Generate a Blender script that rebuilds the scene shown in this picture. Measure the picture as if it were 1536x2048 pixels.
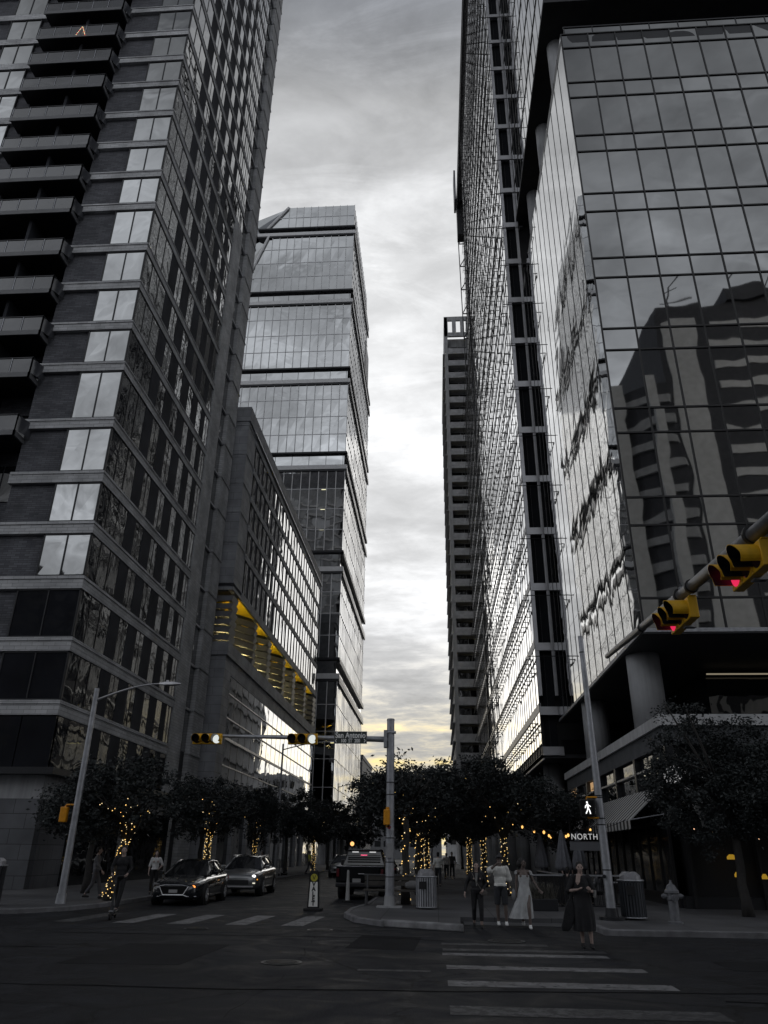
import bpy, bmesh, math, random
from mathutils import Vector, Matrix
R=random.Random(7)
for o in list(bpy.data.objects): bpy.data.objects.remove(o)
sc=bpy.context.scene; COL=sc.collection
# ---------------------------------------------------------------- camera
CAMH=1.75
cd=bpy.data.cameras.new('camera'); cam=bpy.data.objects.new('camera',cd); COL.objects.link(cam)
M3=Matrix(((0.9977904715,0.0177305028,0.0640297135),(0.0655584200,-0.4191574264,-0.9055435636),(0.0107827872,0.9077404261,-0.4193936698)))
cam.matrix_world=Matrix.Translation((0,0,CAMH))@M3.to_4x4()
cd.sensor_fit='VERTICAL'; cd.sensor_height=36; cd.sensor_width=27; cd.lens=36*1478/2048
cd.clip_start=.05; cd.clip_end=3000; sc.camera=cam
# ---------------------------------------------------------------- light
SUN_EL,SUN_AZ=math.radians(9),math.radians(14)   # azimuth from the street axis, to the right
W=bpy.data.worlds.new('World'); sc.world=W; W.use_nodes=True
nt=W.node_tree; nt.nodes.clear()
def N(t,ty,**k):
    n=t.nodes.new(ty)
    for a,b in k.items(): setattr(n,a,b)
    return n
def lk(t,a,b): t.links.new(a,b)
def math_(t,op,a,b=None,c=None,clamp=False):
    n=N(t,'ShaderNodeMath',operation=op); n.use_clamp=clamp
    for i,v in enumerate((a,b,c)):
        if v is None: continue
        if isinstance(v,(int,float)): n.inputs[i].default_value=v
        else: lk(t,v,n.inputs[i])
    return n.outputs[0]
def ramp(t,fac,stops,interp='LINEAR'):
    n=N(t,'ShaderNodeValToRGB'); n.color_ramp.interpolation=interp
    e=n.color_ramp.elements
    while len(e)<len(stops): e.new(.5)
    for i,(p,c) in enumerate(stops):
        e[i].position=p; e[i].color=(c,c,c,1) if isinstance(c,(int,float)) else (*c,1)
    if fac is not None: lk(t,fac,n.inputs[0])
    return n.outputs[0]
def mixc(t,fac,a,b,mode='MIX'):
    n=N(t,'ShaderNodeMix',data_type='RGBA',blend_type=mode)
    for k,v in ((0,fac),(6,a),(7,b)):
        s=n.inputs[k]
        if isinstance(v,(int,float)): s.default_value=v if k==0 else (v,v,v,1)
        elif isinstance(v,tuple): s.default_value=(*v,1)
        else: lk(t,v,s)
    return n.outputs[2]
sky=N(nt,'ShaderNodeTexSky',sky_type='NISHITA'); sky.sun_disc=False
sky.sun_elevation=SUN_EL; sky.sun_rotation=SUN_AZ
tc=N(nt,'ShaderNodeTexCoord'); sep=N(nt,'ShaderNodeSeparateXYZ'); lk(nt,tc.outputs['Generated'],sep.inputs[0])
z=math_(nt,'MAXIMUM',sep.outputs[2],0.0)
den=math_(nt,'ADD',z,0.16)
px=math_(nt,'DIVIDE',sep.outputs[0],den); py=math_(nt,'DIVIDE',sep.outputs[1],den)
cmb=N(nt,'ShaderNodeCombineXYZ'); lk(nt,px,cmb.inputs[0]); lk(nt,py,cmb.inputs[1])
mp=N(nt,'ShaderNodeMapping'); mp.inputs['Scale'].default_value=(1.25,1.9,1); mp.inputs['Location'].default_value=(3.1,7.3,0); mp.inputs['Rotation'].default_value=(0,0,.35)
lk(nt,cmb.outputs[0],mp.inputs[0])
n1=N(nt,'ShaderNodeTexNoise'); n1.inputs['Scale'].default_value=1.3; n1.inputs['Detail'].default_value=9; n1.inputs['Roughness'].default_value=.58; n1.inputs['Distortion'].default_value=.12
lk(nt,mp.outputs[0],n1.inputs['Vector'])
n2=N(nt,'ShaderNodeTexNoise'); n2.inputs['Scale'].default_value=4.2; n2.inputs['Detail'].default_value=8; n2.inputs['Roughness'].default_value=.62; n2.inputs['Distortion'].default_value=.25
lk(nt,mp.outputs[0],n2.inputs['Vector'])
cl=math_(nt,'ADD',math_(nt,'MULTIPLY',n1.outputs[0],.62),math_(nt,'MULTIPLY',n2.outputs[0],.38))
# brightness of the cloud deck with height: bright low down, heavy overhead
el=math_(nt,'MULTIPLY',math_(nt,'ARCSINE',z),1/1.5708)
base=ramp(nt,el,[(0,.60),(.10,.64),(.20,.74),(.32,.80),(.44,.80),(.50,.70),(.55,.52),(.61,.37),(.68,.17),(.74,.07),(1,.04)])
con=ramp(nt,cl,[(.36,.50),(.44,.74),(.50,1.0),(.55,1.22),(.64,1.8)])
lowcon=ramp(nt,cl,[(.38,.50),(.46,.72),(.51,1.0),(.56,1.25),(.64,1.6)])
lowm=ramp(nt,el,[(0,1),(.10,.9),(.17,.45),(.34,.15),(.46,.05),(.56,.35),(.64,.6),(1,.8)])
rearm=ramp(nt,math_(nt,'MULTIPLY_ADD',sep.outputs[1],.5,.5),[(.35,1.0),(.6,.42)])
conm=mixc(nt,lowm,mixc(nt,rearm,(1,1,1),con),lowcon)
mp2=N(nt,'ShaderNodeMapping'); mp2.inputs['Scale'].default_value=(1.1,3.2,1); mp2.inputs['Rotation'].default_value=(0,0,-.5); mp2.inputs['Location'].default_value=(1.7,.4,0); lk(nt,cmb.outputs[0],mp2.inputs[0])
n3=N(nt,'ShaderNodeTexNoise'); n3.inputs['Scale'].default_value=2.6; n3.inputs['Detail'].default_value=10; n3.inputs['Roughness'].default_value=.66; n3.inputs['Distortion'].default_value=.7; lk(nt,mp2.outputs[0],n3.inputs['Vector'])
n4=N(nt,'ShaderNodeTexNoise'); n4.inputs['Scale'].default_value=.9; n4.inputs['Detail'].default_value=3; lk(nt,mp.outputs[0],n4.inputs['Vector'])
wisp=math_(nt,'MULTIPLY',ramp(nt,n3.outputs[0],[(.50,0),(.58,.45),(.70,1)]),ramp(nt,n4.outputs[0],[(.42,0),(.58,1)]))
wa=math_(nt,'MULTIPLY',math_(nt,'MULTIPLY',wisp,ramp(nt,el,[(0,.25),(.3,.3),(.45,.5),(.58,1.0),(1,1)])),rearm)
bw=mixc(nt,1.0,mixc(nt,1.0,base,conm,'MULTIPLY'),mixc(nt,wa,(1,1,1),(2.1,2.1,2.1)),'MULTIPLY')
# direction toward the set sun: warm breaks low over the street
dt=N(nt,'ShaderNodeVectorMath',operation='DOT_PRODUCT'); lk(nt,tc.outputs['Generated'],dt.inputs[0]); dt.inputs[1].default_value=(math.sin(SUN_AZ),math.cos(SUN_AZ),0)
front=ramp(nt,dt.outputs['Value'],[(0,0),(.55,0),(.9,1)])
warmel=ramp(nt,el,[(0,1),(.06,1),(.10,.6),(.13,.2),(.17,0)])
warmcl=ramp(nt,cl,[(.44,0.15),(.50,.45),(.58,1)])
wf=math_(nt,'MULTIPLY',math_(nt,'MULTIPLY',front,warmel),warmcl)
cool=ramp(nt,el,[(0,(.985,.99,1.0)),(.6,(.975,.985,1.0)),(.74,(.85,.93,1.10)),(1,(.70,.85,1.28))])
tint=mixc(nt,wf,cool,(1.30,1.0,.36))
# the far side of the sky (behind the viewer) is dimmer
back=ramp(nt,math_(nt,'MULTIPLY_ADD',dt.outputs['Value'],.5,.5),[(0,(.77,.795,.835)),(.35,(.76,.785,.82)),(.6,(.88,.89,.91)),(.85,(1.02,1.02,1.02)),(1,(1.14,1.14,1.14))])
colr=mixc(nt,1.0,mixc(nt,1.0,bw,tint,'MULTIPLY'),back,'MULTIPLY')
skybw=N(nt,'ShaderNodeRGBToBW'); lk(nt,sky.outputs[0],skybw.inputs[0])
skyg=N(nt,'ShaderNodeCombineColor')
for i in range(3): lk(nt,math_(nt,'MINIMUM',math_(nt,'MULTIPLY',skybw.outputs[0],.05),.12),skyg.inputs[i])
tot=mixc(nt,.35,colr,skyg.outputs[0],'ADD')
bg=N(nt,'ShaderNodeBackground'); lk(nt,tot,bg.inputs[0]); bg.inputs[1].default_value=1.0
wo=N(nt,'ShaderNodeOutputWorld'); lk(nt,bg.outputs[0],wo.inputs[0])
ld=bpy.data.lights.new('sun','SUN'); ld.energy=.5; ld.angle=math.radians(45); ld.color=(1,.96,.90)
lo=bpy.data.objects.new('sun',ld); COL.objects.link(lo)
sd=Vector((math.sin(SUN_AZ)*math.cos(SUN_EL),math.cos(SUN_AZ)*math.cos(SUN_EL),math.sin(SUN_EL)))
lo.rotation_euler=(-sd).to_track_quat('-Z','Y').to_euler(); lo.location=(0,-20,150)
sc.view_settings.view_transform='Standard'; sc.view_settings.look='None'; sc.view_settings.exposure=0; sc.view_settings.gamma=1
sc.cycles.max_bounces=7; sc.cycles.glossy_bounces=4; sc.cycles.diffuse_bounces=3

# ---------------------------------------------------------------- materials
MC={}
def mat(name,col,rough=.7,metal=0,var=.15,vs=1.5,bump=0,bs=20,spec=.5,emit=None,es=0,coat=0,ior=None,streak=0):
    if name in MC: return MC[name]
    m=bpy.data.materials.new(name); m.use_nodes=True; t=m.node_tree; p=t.nodes['Principled BSDF']
    tcn=N(t,'ShaderNodeTexCoord'); src=tcn.outputs['Object']
    no=N(t,'ShaderNodeTexNoise'); no.inputs['Scale'].default_value=vs; no.inputs['Detail'].default_value=6; lk(t,src,no.inputs['Vector'])
    a=tuple(c*(1-var) for c in col); b=tuple(min(1,c*(1+var)) for c in col)
    c=ramp(t,no.outputs[0],[(.3,a),(.7,b)])
    if streak:
        mm=N(t,'ShaderNodeMapping'); mm.inputs['Scale'].default_value=(6,6,.25); lk(t,src,mm.inputs[0])
        n3=N(t,'ShaderNodeTexNoise'); n3.inputs['Scale'].default_value=.7; n3.inputs['Detail'].default_value=5; lk(t,mm.outputs[0],n3.inputs['Vector'])
        c=mixc(t,1.0,c,ramp(t,n3.outputs[0],[(.35,1-streak),(.65,1.0)]),'MULTIPLY')
    lk(t,c,p.inputs['Base Color'])
    p.inputs['Roughness'].default_value=rough; p.inputs['Metallic'].default_value=metal
    p.inputs['Specular IOR Level'].default_value=spec; p.inputs['Coat Weight'].default_value=coat
    if ior: p.inputs['IOR'].default_value=ior
    if bump:
        nb=N(t,'ShaderNodeTexNoise'); nb.inputs['Scale'].default_value=bs; nb.inputs['Detail'].default_value=5; lk(t,src,nb.inputs['Vector'])
        bp=N(t,'ShaderNodeBump'); bp.inputs['Strength'].default_value=bump; bp.inputs['Distance'].default_value=.02
        lk(t,nb.outputs[0],bp.inputs['Height']); lk(t,bp.outputs[0],p.inputs['Normal'])
    if emit: p.inputs['Emission Color'].default_value=(*emit,1); p.inputs['Emission Strength'].default_value=es
    MC[name]=m; return m
def glass(name,col=(.012,.013,.015),ior=2.1,wav=.6,ws=.35,rough=.02,refl=0):
    if name in MC: return MC[name]
    if refl: col=(refl*.985,refl*1.0,refl*1.01)   # metal-coated reflective glazing
    m=mat(name,col,rough,1 if refl else 0,.06 if refl else .3,.4); t=m.node_tree; p=t.nodes['Principled BSDF']; p.inputs['IOR'].default_value=ior
    tcn=[n for n in t.nodes if n.type=='TEX_COORD'][0]
    nb=N(t,'ShaderNodeTexNoise'); nb.inputs['Scale'].default_value=ws; nb.inputs['Detail'].default_value=2; nb.inputs['Distortion'].default_value=.6; lk(t,tcn.outputs['Object'],nb.inputs['Vector'])
    bp=N(t,'ShaderNodeBump'); bp.inputs['Strength'].default_value=1; bp.inputs['Distance'].default_value=wav*.05
    lk(t,nb.outputs[0],bp.inputs['Height']); lk(t,bp.outputs[0],p.inputs['Normal'])
    return m
def brick(name,c1,c2,mortar,bw=.4,bh=.12,rough=.85,bumpd=.01):
    if name in MC: return MC[name]
    m=mat(name,c1,rough); t=m.node_tree; p=t.nodes['Principled BSDF']
    tcn=[n for n in t.nodes if n.type=='TEX_COORD'][0]
    s=N(t,'ShaderNodeSeparateXYZ'); lk(t,tcn.outputs['Object'],s.inputs[0])
    cb=N(t,'ShaderNodeCombineXYZ'); lk(t,math_(t,'ADD',s.outputs[0],s.outputs[1]),cb.inputs[0]); lk(t,s.outputs[2],cb.inputs[1])
    br=N(t,'ShaderNodeTexBrick'); br.inputs['Scale'].default_value=1; br.inputs['Brick Width'].default_value=bw; br.inputs['Row Height'].default_value=bh
    br.inputs['Mortar Size'].default_value=.012; br.inputs['Color1'].default_value=(*c1,1); br.inputs['Color2'].default_value=(*c2,1); br.inputs['Mortar'].default_value=(*mortar,1)
    lk(t,cb.outputs[0],br.inputs['Vector'])
    no=N(t,'ShaderNodeTexNoise'); no.inputs['Scale'].default_value=.6; no.inputs['Detail'].default_value=7; lk(t,tcn.outputs['Object'],no.inputs['Vector'])
    c=mixc(t,1.0,br.outputs[0],ramp(t,no.outputs[0],[(.3,.7),(.7,1.25)]),'MULTIPLY')
    lk(t,c,p.inputs['Base Color'])
    bp=N(t,'ShaderNodeBump'); bp.inputs['Distance'].default_value=bumpd; bp.inputs['Strength'].default_value=.6; bp.invert=True
    lk(t,br.outputs['Fac'],bp.inputs['Height']); lk(t,bp.outputs[0],p.inputs['Normal'])
    return m
CONC=mat('concrete',(.40,.405,.42),.85,var=.18,vs=.7,bump=.3,streak=.25)
CONC_L=mat('pale_concrete',(.55,.555,.57),.8,var=.15,vs=.8,bump=.25,streak=.2)
STONE=brick('stone_panel',(.26,.268,.29),(.31,.318,.34),(.12,.12,.13),1.8,.75,.7)
BRICK=brick('dark_brick',(.075,.077,.09),(.125,.128,.145),(.05,.05,.056),.5,.13)
BANDM=brick('light_brick',(.40,.405,.42),(.50,.505,.52),(.26,.26,.27),.6,.2)
PANEL=mat('grey_panel',(.040,.042,.050),.85,var=.3,vs=.5,spec=.15)
DARK=mat('dark_metal',(.025,.026,.030),.45,.3,var=.1)
BLACK=mat('black_metal',(.012,.012,.014),.5,0,var=.1)
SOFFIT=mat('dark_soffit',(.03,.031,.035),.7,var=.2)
ALU=mat('aluminium',(.48,.48,.50),.42,.6,var=.1,vs=2)
WHITEM=mat('white_metal',(.62,.62,.63),.45,.1,var=.06,vs=2)
STEEL=mat('galvanised_steel',(.38,.39,.42),.45,.55,var=.2,vs=5)
G_A=glass('tower_glass',refl=.45,wav=.8,ws=.25)
G_AS=glass('side_glass',refl=.30,wav=.6,ws=.6)
G_F=glass('curtain_glass',refl=.27,wav=.42,ws=.16)
G_FS=glass('curtain_side_glass',refl=.46,wav=.22,ws=.4)
G_CS=glass('far_tower_side_glass',refl=.38,wav=.3,ws=.3,rough=.05)
G_S=mat('slot_dark_glass',(.010,.011,.014),.6,spec=.08)
G_C=glass('far_tower_glass',refl=.55,wav=.8,ws=.15)
G_E=glass('louvred_glass',refl=.60,wav=.25,ws=.5)
G_D=glass('dark_glass',ior=1.6,wav=.5,ws=.5)
G_R=glass('rail_glass',(.05,.052,.06),ior=1.8,wav=.3,ws=.5,rough=.12)
YEL=mat('yellow_panel',(.86,.60,.012),.5,var=.08)
SIGY=mat('signal_yellow',(.75,.42,.01),.42,var=.12,vs=8,coat=.2)
SIGO=mat('signal_orange',(.72,.30,.01),.45,var=.12,vs=8)
def emis(name,c,s): return mat(name,tuple(x*.3 for x in c),.4,emit=c,es=s,var=.02)
BULB=emis('warm_bulb',(1,.62,.18),1.7)
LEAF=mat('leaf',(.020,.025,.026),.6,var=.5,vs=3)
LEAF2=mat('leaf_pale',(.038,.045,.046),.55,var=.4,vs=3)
BARK=mat('bark',(.032,.030,.029),.9,var=.3,vs=6,bump=.8,bs=25)
RUB=mat('rubber',(.012,.012,.013),.8,var=.1)

# ---------------------------------------------------------------- mesh helpers
class MB:
    def __init__(s): s.v=[]; s.f=[]; s.m=[]; s.mats=[]
    def mi(s,m):
        if m is None: return 0
        if m not in s.mats: s.mats.append(m)
        return s.mats.index(m)
    def add(s,vs,fs,m=None):
        b=len(s.v); s.v+= [tuple(v) for v in vs]; k=s.mi(m)
        for f in fs: s.f.append(tuple(b+i for i in f)); s.m.append(k)
        return s
    def box(s,x0,x1,y0,y1,z0,z1,m=None):
        if x0>x1:x0,x1=x1,x0
        if y0>y1:y0,y1=y1,y0
        if z0>z1:z0,z1=z1,z0
        return s.add([(x0,y0,z0),(x1,y0,z0),(x1,y1,z0),(x0,y1,z0),(x0,y0,z1),(x1,y0,z1),(x1,y1,z1),(x0,y1,z1)],
            [(0,3,2,1),(4,5,6,7),(0,1,5,4),(1,2,6,5),(2,3,7,6),(3,0,4,7)],m)
    def quad(s,a,b,c,d,m=None): return s.add([a,b,c,d],[(0,1,2,3)],m)
    def prism(s,pts,z0,z1,m=None):
        n=len(pts); return s.add([(x,y,z0) for x,y in pts]+[(x,y,z1) for x,y in pts],
            [tuple(range(n-1,-1,-1)),tuple(range(n,2*n))]+[(i,(i+1)%n,n+(i+1)%n,n+i) for i in range(n)],m)
    def loft(s,rings,m=None,cap=True,closed=True):
        n=len(rings[0]); vs=[p for r in rings for p in r]; fs=[]
        for i in range(len(rings)-1):
            for j in range(n if closed else n-1):
                k=(j+1)%n; fs.append((i*n+j,i*n+k,(i+1)*n+k,(i+1)*n+j))
        if cap: fs.append(tuple(range(n-1,-1,-1))); fs.append(tuple((len(rings)-1)*n+j for j in range(n)))
        return s.add(vs,fs,m)
    def tube(s,pts,rs,n=8,m=None,cap=True):
        pts=[Vector(p) for p in pts]
        if not isinstance(rs,(list,tuple)): rs=[rs]*len(pts)
        rings=[]; prev=None
        for i,p in enumerate(pts):
            d=(pts[min(i+1,len(pts)-1)]-pts[max(i-1,0)]).normalized()
            a=prev if prev else (Vector((0,0,1)) if abs(d.z)<.9 else Vector((1,0,0)))
            u=d.cross(a); 
            if u.length<1e-4: u=d.cross(Vector((0,1,0)))
            u.normalize(); w=d.cross(u).normalized(); prev=-w if False else (u.cross(d))
            rings.append([p+u*(rs[i]*math.cos(2*math.pi*k/n))+w*(rs[i]*math.sin(2*math.pi*k/n)) for k in range(n)])
        return s.loft(rings,m,cap)
    def cyl(s,p0,p1,r0,r1=None,n=16,m=None): return s.tube([p0,p1],[r0,r0 if r1 is None else r1],n,m)
    def ell(s,c,r,nu=10,nv=7,m=None):
        vs=[];fs=[]
        for i in range(nv+1):
            th=math.pi*i/nv
            for j in range(nu):
                ph=2*math.pi*j/nu
                vs.append((c[0]+r[0]*math.sin(th)*math.cos(ph),c[1]+r[1]*math.sin(th)*math.sin(ph),c[2]+r[2]*math.cos(th)))
        for i in range(nv):
            for j in range(nu):
                k=(j+1)%nu; fs.append((i*nu+j,(i+1)*nu+j,(i+1)*nu+k,i*nu+k))
        return s.add(vs,fs,m)
    def build(s,name,m=None,parent=None,smooth=False,off=None,bevel=0,bseg=2):
        me=bpy.data.meshes.new(name)
        o3=Vector((0,0,0))
        if off is not None: o3=Vector(off)
        elif parent is not None and parent.get('world'): o3=Vector(parent['world'])
        me.from_pydata([tuple(Vector(v)-o3) for v in s.v],[],s.f)
        if s.mats:
            for q in s.mats: me.materials.append(q)
            me.polygons.foreach_set('material_index',s.m)
        elif m: me.materials.append(m)
        if smooth: me.polygons.foreach_set('use_smooth',[True]*len(me.polygons))
        me.update()
        bm=bmesh.new(); bm.from_mesh(me); bmesh.ops.recalc_face_normals(bm,faces=bm.faces); bm.to_mesh(me); bm.free()
        o=bpy.data.objects.new(name,me); COL.objects.link(o)
        if parent is not None: o.parent=parent
        if bevel:
            b=o.modifiers.new('b','BEVEL'); b.width=bevel; b.segments=bseg; b.limit_method='ANGLE'; b.angle_limit=.6
        if parent is not None and parent.get('world'): o['world']=list(parent['world'])
        return o
def tag(o,label,cat,group=None,kind=None):
    if label: o['label']=label
    if cat: o['category']=cat
    if group: o['group']=group
    if kind: o['kind']=kind
    return o
def thing(name,label,cat,loc=(0,0,0),rz=0,group=None,world=False):
    o=bpy.data.objects.new(name,None); COL.objects.link(o); o.location=loc; o.rotation_euler=(0,0,rz); o.empty_display_size=.3
    if world: o['world']=list(loc)
    return tag(o,label,cat,group)
def single(mb,name,m,label,cat,loc=(0,0,0),group=None,**k):
    o=mb.build(name,m,None,off=loc,**k); o.location=loc; return tag(o,label,cat,group)
def struct(mb,name,m,**k): return tag(mb.build(name,m,**k),None,None,None,'structure')
def kids(o): return [c for c in bpy.data.objects if c.parent is o]
def dup(o,loc,rz=None,label=None,scale=None):
    def cp(a,par):
        b=a.copy(); COL.objects.link(b)
        if par is not None: b.parent=par; 
        for ch in kids(a): cp(ch,b)
        return b
    r=cp(o,None); r.location=loc
    if rz is not None: r.rotation_euler=(0,0,rz)
    if label: r['label']=label
    if scale: r.scale=(scale,)*3 if isinstance(scale,(int,float)) else scale
    return r
def many(name,specs,fn,parent,m=None,lim=100,**k):
    """specs: most visible first; fn(mb,spec). 100 as parts, the rest as one stuff part."""
    for sp in specs[:lim]:
        b=MB(); fn(b,sp); b.build(name,m,parent,**k)
    if len(specs)>lim:
        b=MB()
        for sp in specs[lim:]: fn(b,sp)
        b.build(name,m,parent,**k)['kind']='stuff'
def text(name,s,size,m,parent,loc,rot=(math.pi/2,0,0),ext=.01,sx=1,spacing=1,al='CENTER',bold=0):
    c=bpy.data.curves.new(name,'FONT'); c.body=s; c.size=size; c.extrude=ext; c.align_x=al; c.align_y='CENTER'; c.space_character=spacing; c.offset=bold
    o=bpy.data.objects.new('tmp',c); COL.objects.link(o); bpy.context.view_layer.update()
    me=bpy.data.meshes.new_from_object(o.evaluated_get(bpy.context.evaluated_depsgraph_get())); bpy.data.objects.remove(o)
    me.materials.clear(); me.materials.append(m)
    q=bpy.data.objects.new(name,me); COL.objects.link(q); q.parent=parent; q.location=loc; q.rotation_euler=rot; q.scale=(sx,1,1); return q
# pane grids --------------------------------------------------------------
def jq(mb,a,b,c,d,n,j,m=None):
    """a pane whose corners sit a few mm off plane, as real panes do"""
    q=[Vector(p)+Vector(n)*R.uniform(-j,j) for p in (a,b,c,d)]; mb.quad(*q,m)

# ================================================================ ground
g=MB(); g.quad((-900,-500,0),(900,-500,0),(900,1500,0),(-900,1500,0))
def asphalt():
    m=mat('asphalt',(.019,.020,.024),.8,spec=.2,var=.3,vs=.35,bump=.5,bs=60); t=m.node_tree; p=t.nodes['Principled BSDF']
    tcn=[n for n in t.nodes if n.type=='TEX_COORD'][0]
    no=N(t,'ShaderNodeTexNoise'); no.inputs['Scale'].default_value=45; no.inputs['Detail'].default_value=4; lk(t,tcn.outputs['Object'],no.inputs['Vector'])
    vo=N(t,'ShaderNodeTexNoise'); vo.inputs['Scale'].default_value=.9; vo.inputs['Detail'].default_value=8; vo.inputs['Distortion'].default_value=1.5; lk(t,tcn.outputs['Object'],vo.inputs['Vector'])
    src=p.inputs['Base Color'].links[0].from_socket
    c=mixc(t,1.0,src,ramp(t,no.outputs[0],[(.35,.65),(.7,1.5)]),'MULTIPLY')
    c=mixc(t,1.0,c,ramp(t,vo.outputs[0],[(.42,.72),(.5,1.0),(.6,1.2)]),'MULTIPLY')
    # tar-filled cracks
    ms=N(t,'ShaderNodeTexVoronoi',feature='DISTANCE_TO_EDGE'); ms.inputs['Scale'].default_value=.22
    ad=N(t,'ShaderNodeVectorMath',operation='ADD'); lk(t,tcn.outputs['Object'],ad.inputs[0]); lk(t,vo.outputs['Color'],ad.inputs[1]); lk(t,ad.outputs[0],ms.inputs['Vector'])
    c=mixc(t,1.0,c,ramp(t,ms.outputs['Distance'],[(.0,.45),(.006,.5),(.012,1)]),'MULTIPLY')
    lk(t,c,p.inputs['Base Color'])
    lk(t,ramp(t,vo.outputs[0],[(.3,.55),(.7,.85)]),p.inputs['Roughness'])
    return m
struct(g,'ground',asphalt())
WALKM=brick('sidewalk_concrete',(.075,.076,.083),(.10,.101,.108),(.03,.03,.033),1.6,1.6,.75)
def _walk():
    t=WALKM.node_tree; tcn=[n for n in t.nodes if n.type=='TEX_COORD'][0]; br=[n for n in t.nodes if n.type=='TEX_BRICK'][0]
    lk(t,tcn.outputs['Object'],br.inputs['Vector']); br.offset=0
_walk()
KERB=mat('kerb_concrete',(.15,.15,.16),.8,var=.3,vs=3,bump=.5)
LW=[(-80,23.6),(-14,23.6),(-12.6,24.3),(-11.7,25.6),(-11.35,27.5),(-11.3,135),(-80,135)]
RW=[(-2.5,135),(-2.5,29.5),(-2.8,27.2),(-2.75,25),(-2.3,23.4),(-1.5,22.3),(.55,21.35),(.62,24.2),(4.0,24.2),(4.1,20.9),(80,21.9),(80,135)]
struct(MB().prism(LW,-.2,.12),'sidewalk',WALKM); struct(MB().prism(RW,-.2,.12),'sidewalk',WALKM)
def kerb(pts,w=.16,h=.135):
    b=MB(); P=[Vector((x,y,0)) for x,y in pts]
    L=[]; 
    for i,p in enumerate(P):
        d=(P[min(i+1,len(P)-1)]-P[max(i-1,0)]).normalized(); n=Vector((d.y,-d.x,0)); L.append([p+n*w/2+Vector((0,0,-.1)),p+n*w/2+Vector((0,0,h-.02)),p+n*(w/2-.02)+Vector((0,0,h)),p-n*w/2+Vector((0,0,h)),p-n*w/2+Vector((0,0,-.1))])
    b.loft(L); struct(b,'kerb',KERB)
kerb(LW[1:6]); kerb(RW[0:7]); kerb([(4.0,24.2),(4.1,20.9),(4.3,20.86),(80,21.86)])
# small raised kerb block in front of the ramp
b=MB(); b.prism([(-1.55,22.55),(-1.45,22.1),(.62,21.05),(.62,21.35),(-.3,21.9)],0,.16); struct(b,'kerb',mat('stained_kerb',(.22,.22,.23),.85,var=.5,vs=2.5,bump=.8,bs=12),bevel=.03)
# tactile ramp plate
struct(MB().box(.7,3.9,23.0,24.15,.004,.012),'sidewalk',mat('ramp_concrete',(.07,.072,.078),.8,var=.3,vs=2))
PAINT=mat('road_paint',(.17,.17,.178),.7,var=.45,vs=2.5,bump=.3)
PAINTF=mat('worn_paint',(.075,.075,.08),.7,var=.5,vs=1.8,bump=.3)
def wear(m,lo,hi):
    t=m.node_tree; p=t.nodes['Principled BSDF']; tcn=[n for n in t.nodes if n.type=='TEX_COORD'][0]; src=p.inputs['Base Color'].links[0].from_socket
    a=N(t,'ShaderNodeTexNoise'); a.inputs['Scale'].default_value=7; a.inputs['Detail'].default_value=9; a.inputs['Roughness'].default_value=.7; lk(t,tcn.outputs['Object'],a.inputs['Vector'])
    lk(t,mixc(t,ramp(t,a.outputs[0],[(lo,1),(hi,0)]),src,(.022,.023,.027)),p.inputs['Base Color'])
wear(PAINT,.40,.46); wear(PAINTF,.46,.54)
def stripe(x0,x1,y0,y1,m=PAINT,skew=0):
    b=MB(); n=14
    top=[(x0+(x1-x0)*i/n, y1+R.uniform(-.02,.02)) for i in range(n+1)]; bot=[(x0+(x1-x0)*i/n+skew, y0+R.uniform(-.02,.02)) for i in range(n+1)]
    for i in range(n): b.quad((*bot[i],.004),(*bot[i+1],.004),(*top[i+1],.004),(*top[i],.004))
    struct(b,'road_marking',m)
stripe(.05,2.3,18.15,18.55,PAINTF); stripe(.06,3.2,16.35,16.75); 
for a,c in ((14.7,.55),(12.95,.62),(10.85,.7),(8.8,.7)): stripe(.12,3.45,a-c/2+.1,a+c/2,PAINT if a>11 else PAINTF)
stripe(.07,3.3,17.1,17.5,PAINTF)
for x in (-8.25,-6.75,-5.2,-3.7,-9.9): stripe(x-.28,x+.3,21.9,25.1,PAINT if x>-9 else PAINTF,skew=-.15)
stripe(-1.35,-.15,14.1,14.28,PAINTF); stripe(6,9.5,14.2,14.5,PAINTF); stripe(8.5,9.2,9,18,PAINTF)
def manhole(x,y,r,lab):
    t=thing('manhole_cover',lab,'manhole',(x,y,.004))
    MB().cyl((0,0,0),(0,0,.008),r,n=32).build('frame',DARK,t)
    b=MB(); b.cyl((0,0,.009),(0,0,.014),r*.86,n=32)
    for i in range(-3,4):
        w=math.sqrt(max(0,(r*.75)**2-(i*r*.2)**2)); b.box(-w,w,i*r*.2-.02,i*r*.2+.02,.014,.02)
    b.build('lid',mat('cast_iron',(.03,.03,.032),.55,.4,var=.3,vs=9),t)
manhole(-2.75,14.85,.36,'round iron manhole cover in the dark road left of the striped crossing')
manhole(-6.0,20.6,.30,'small manhole cover in front of the left crossing stripes')
manhole(-2.95,20.9,.32,'manhole cover in the road just in front of the rounded kerb corner')
manhole(1.5,19.1,.42,'iron manhole cover at the far end of the right crossing before the walkers')

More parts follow.
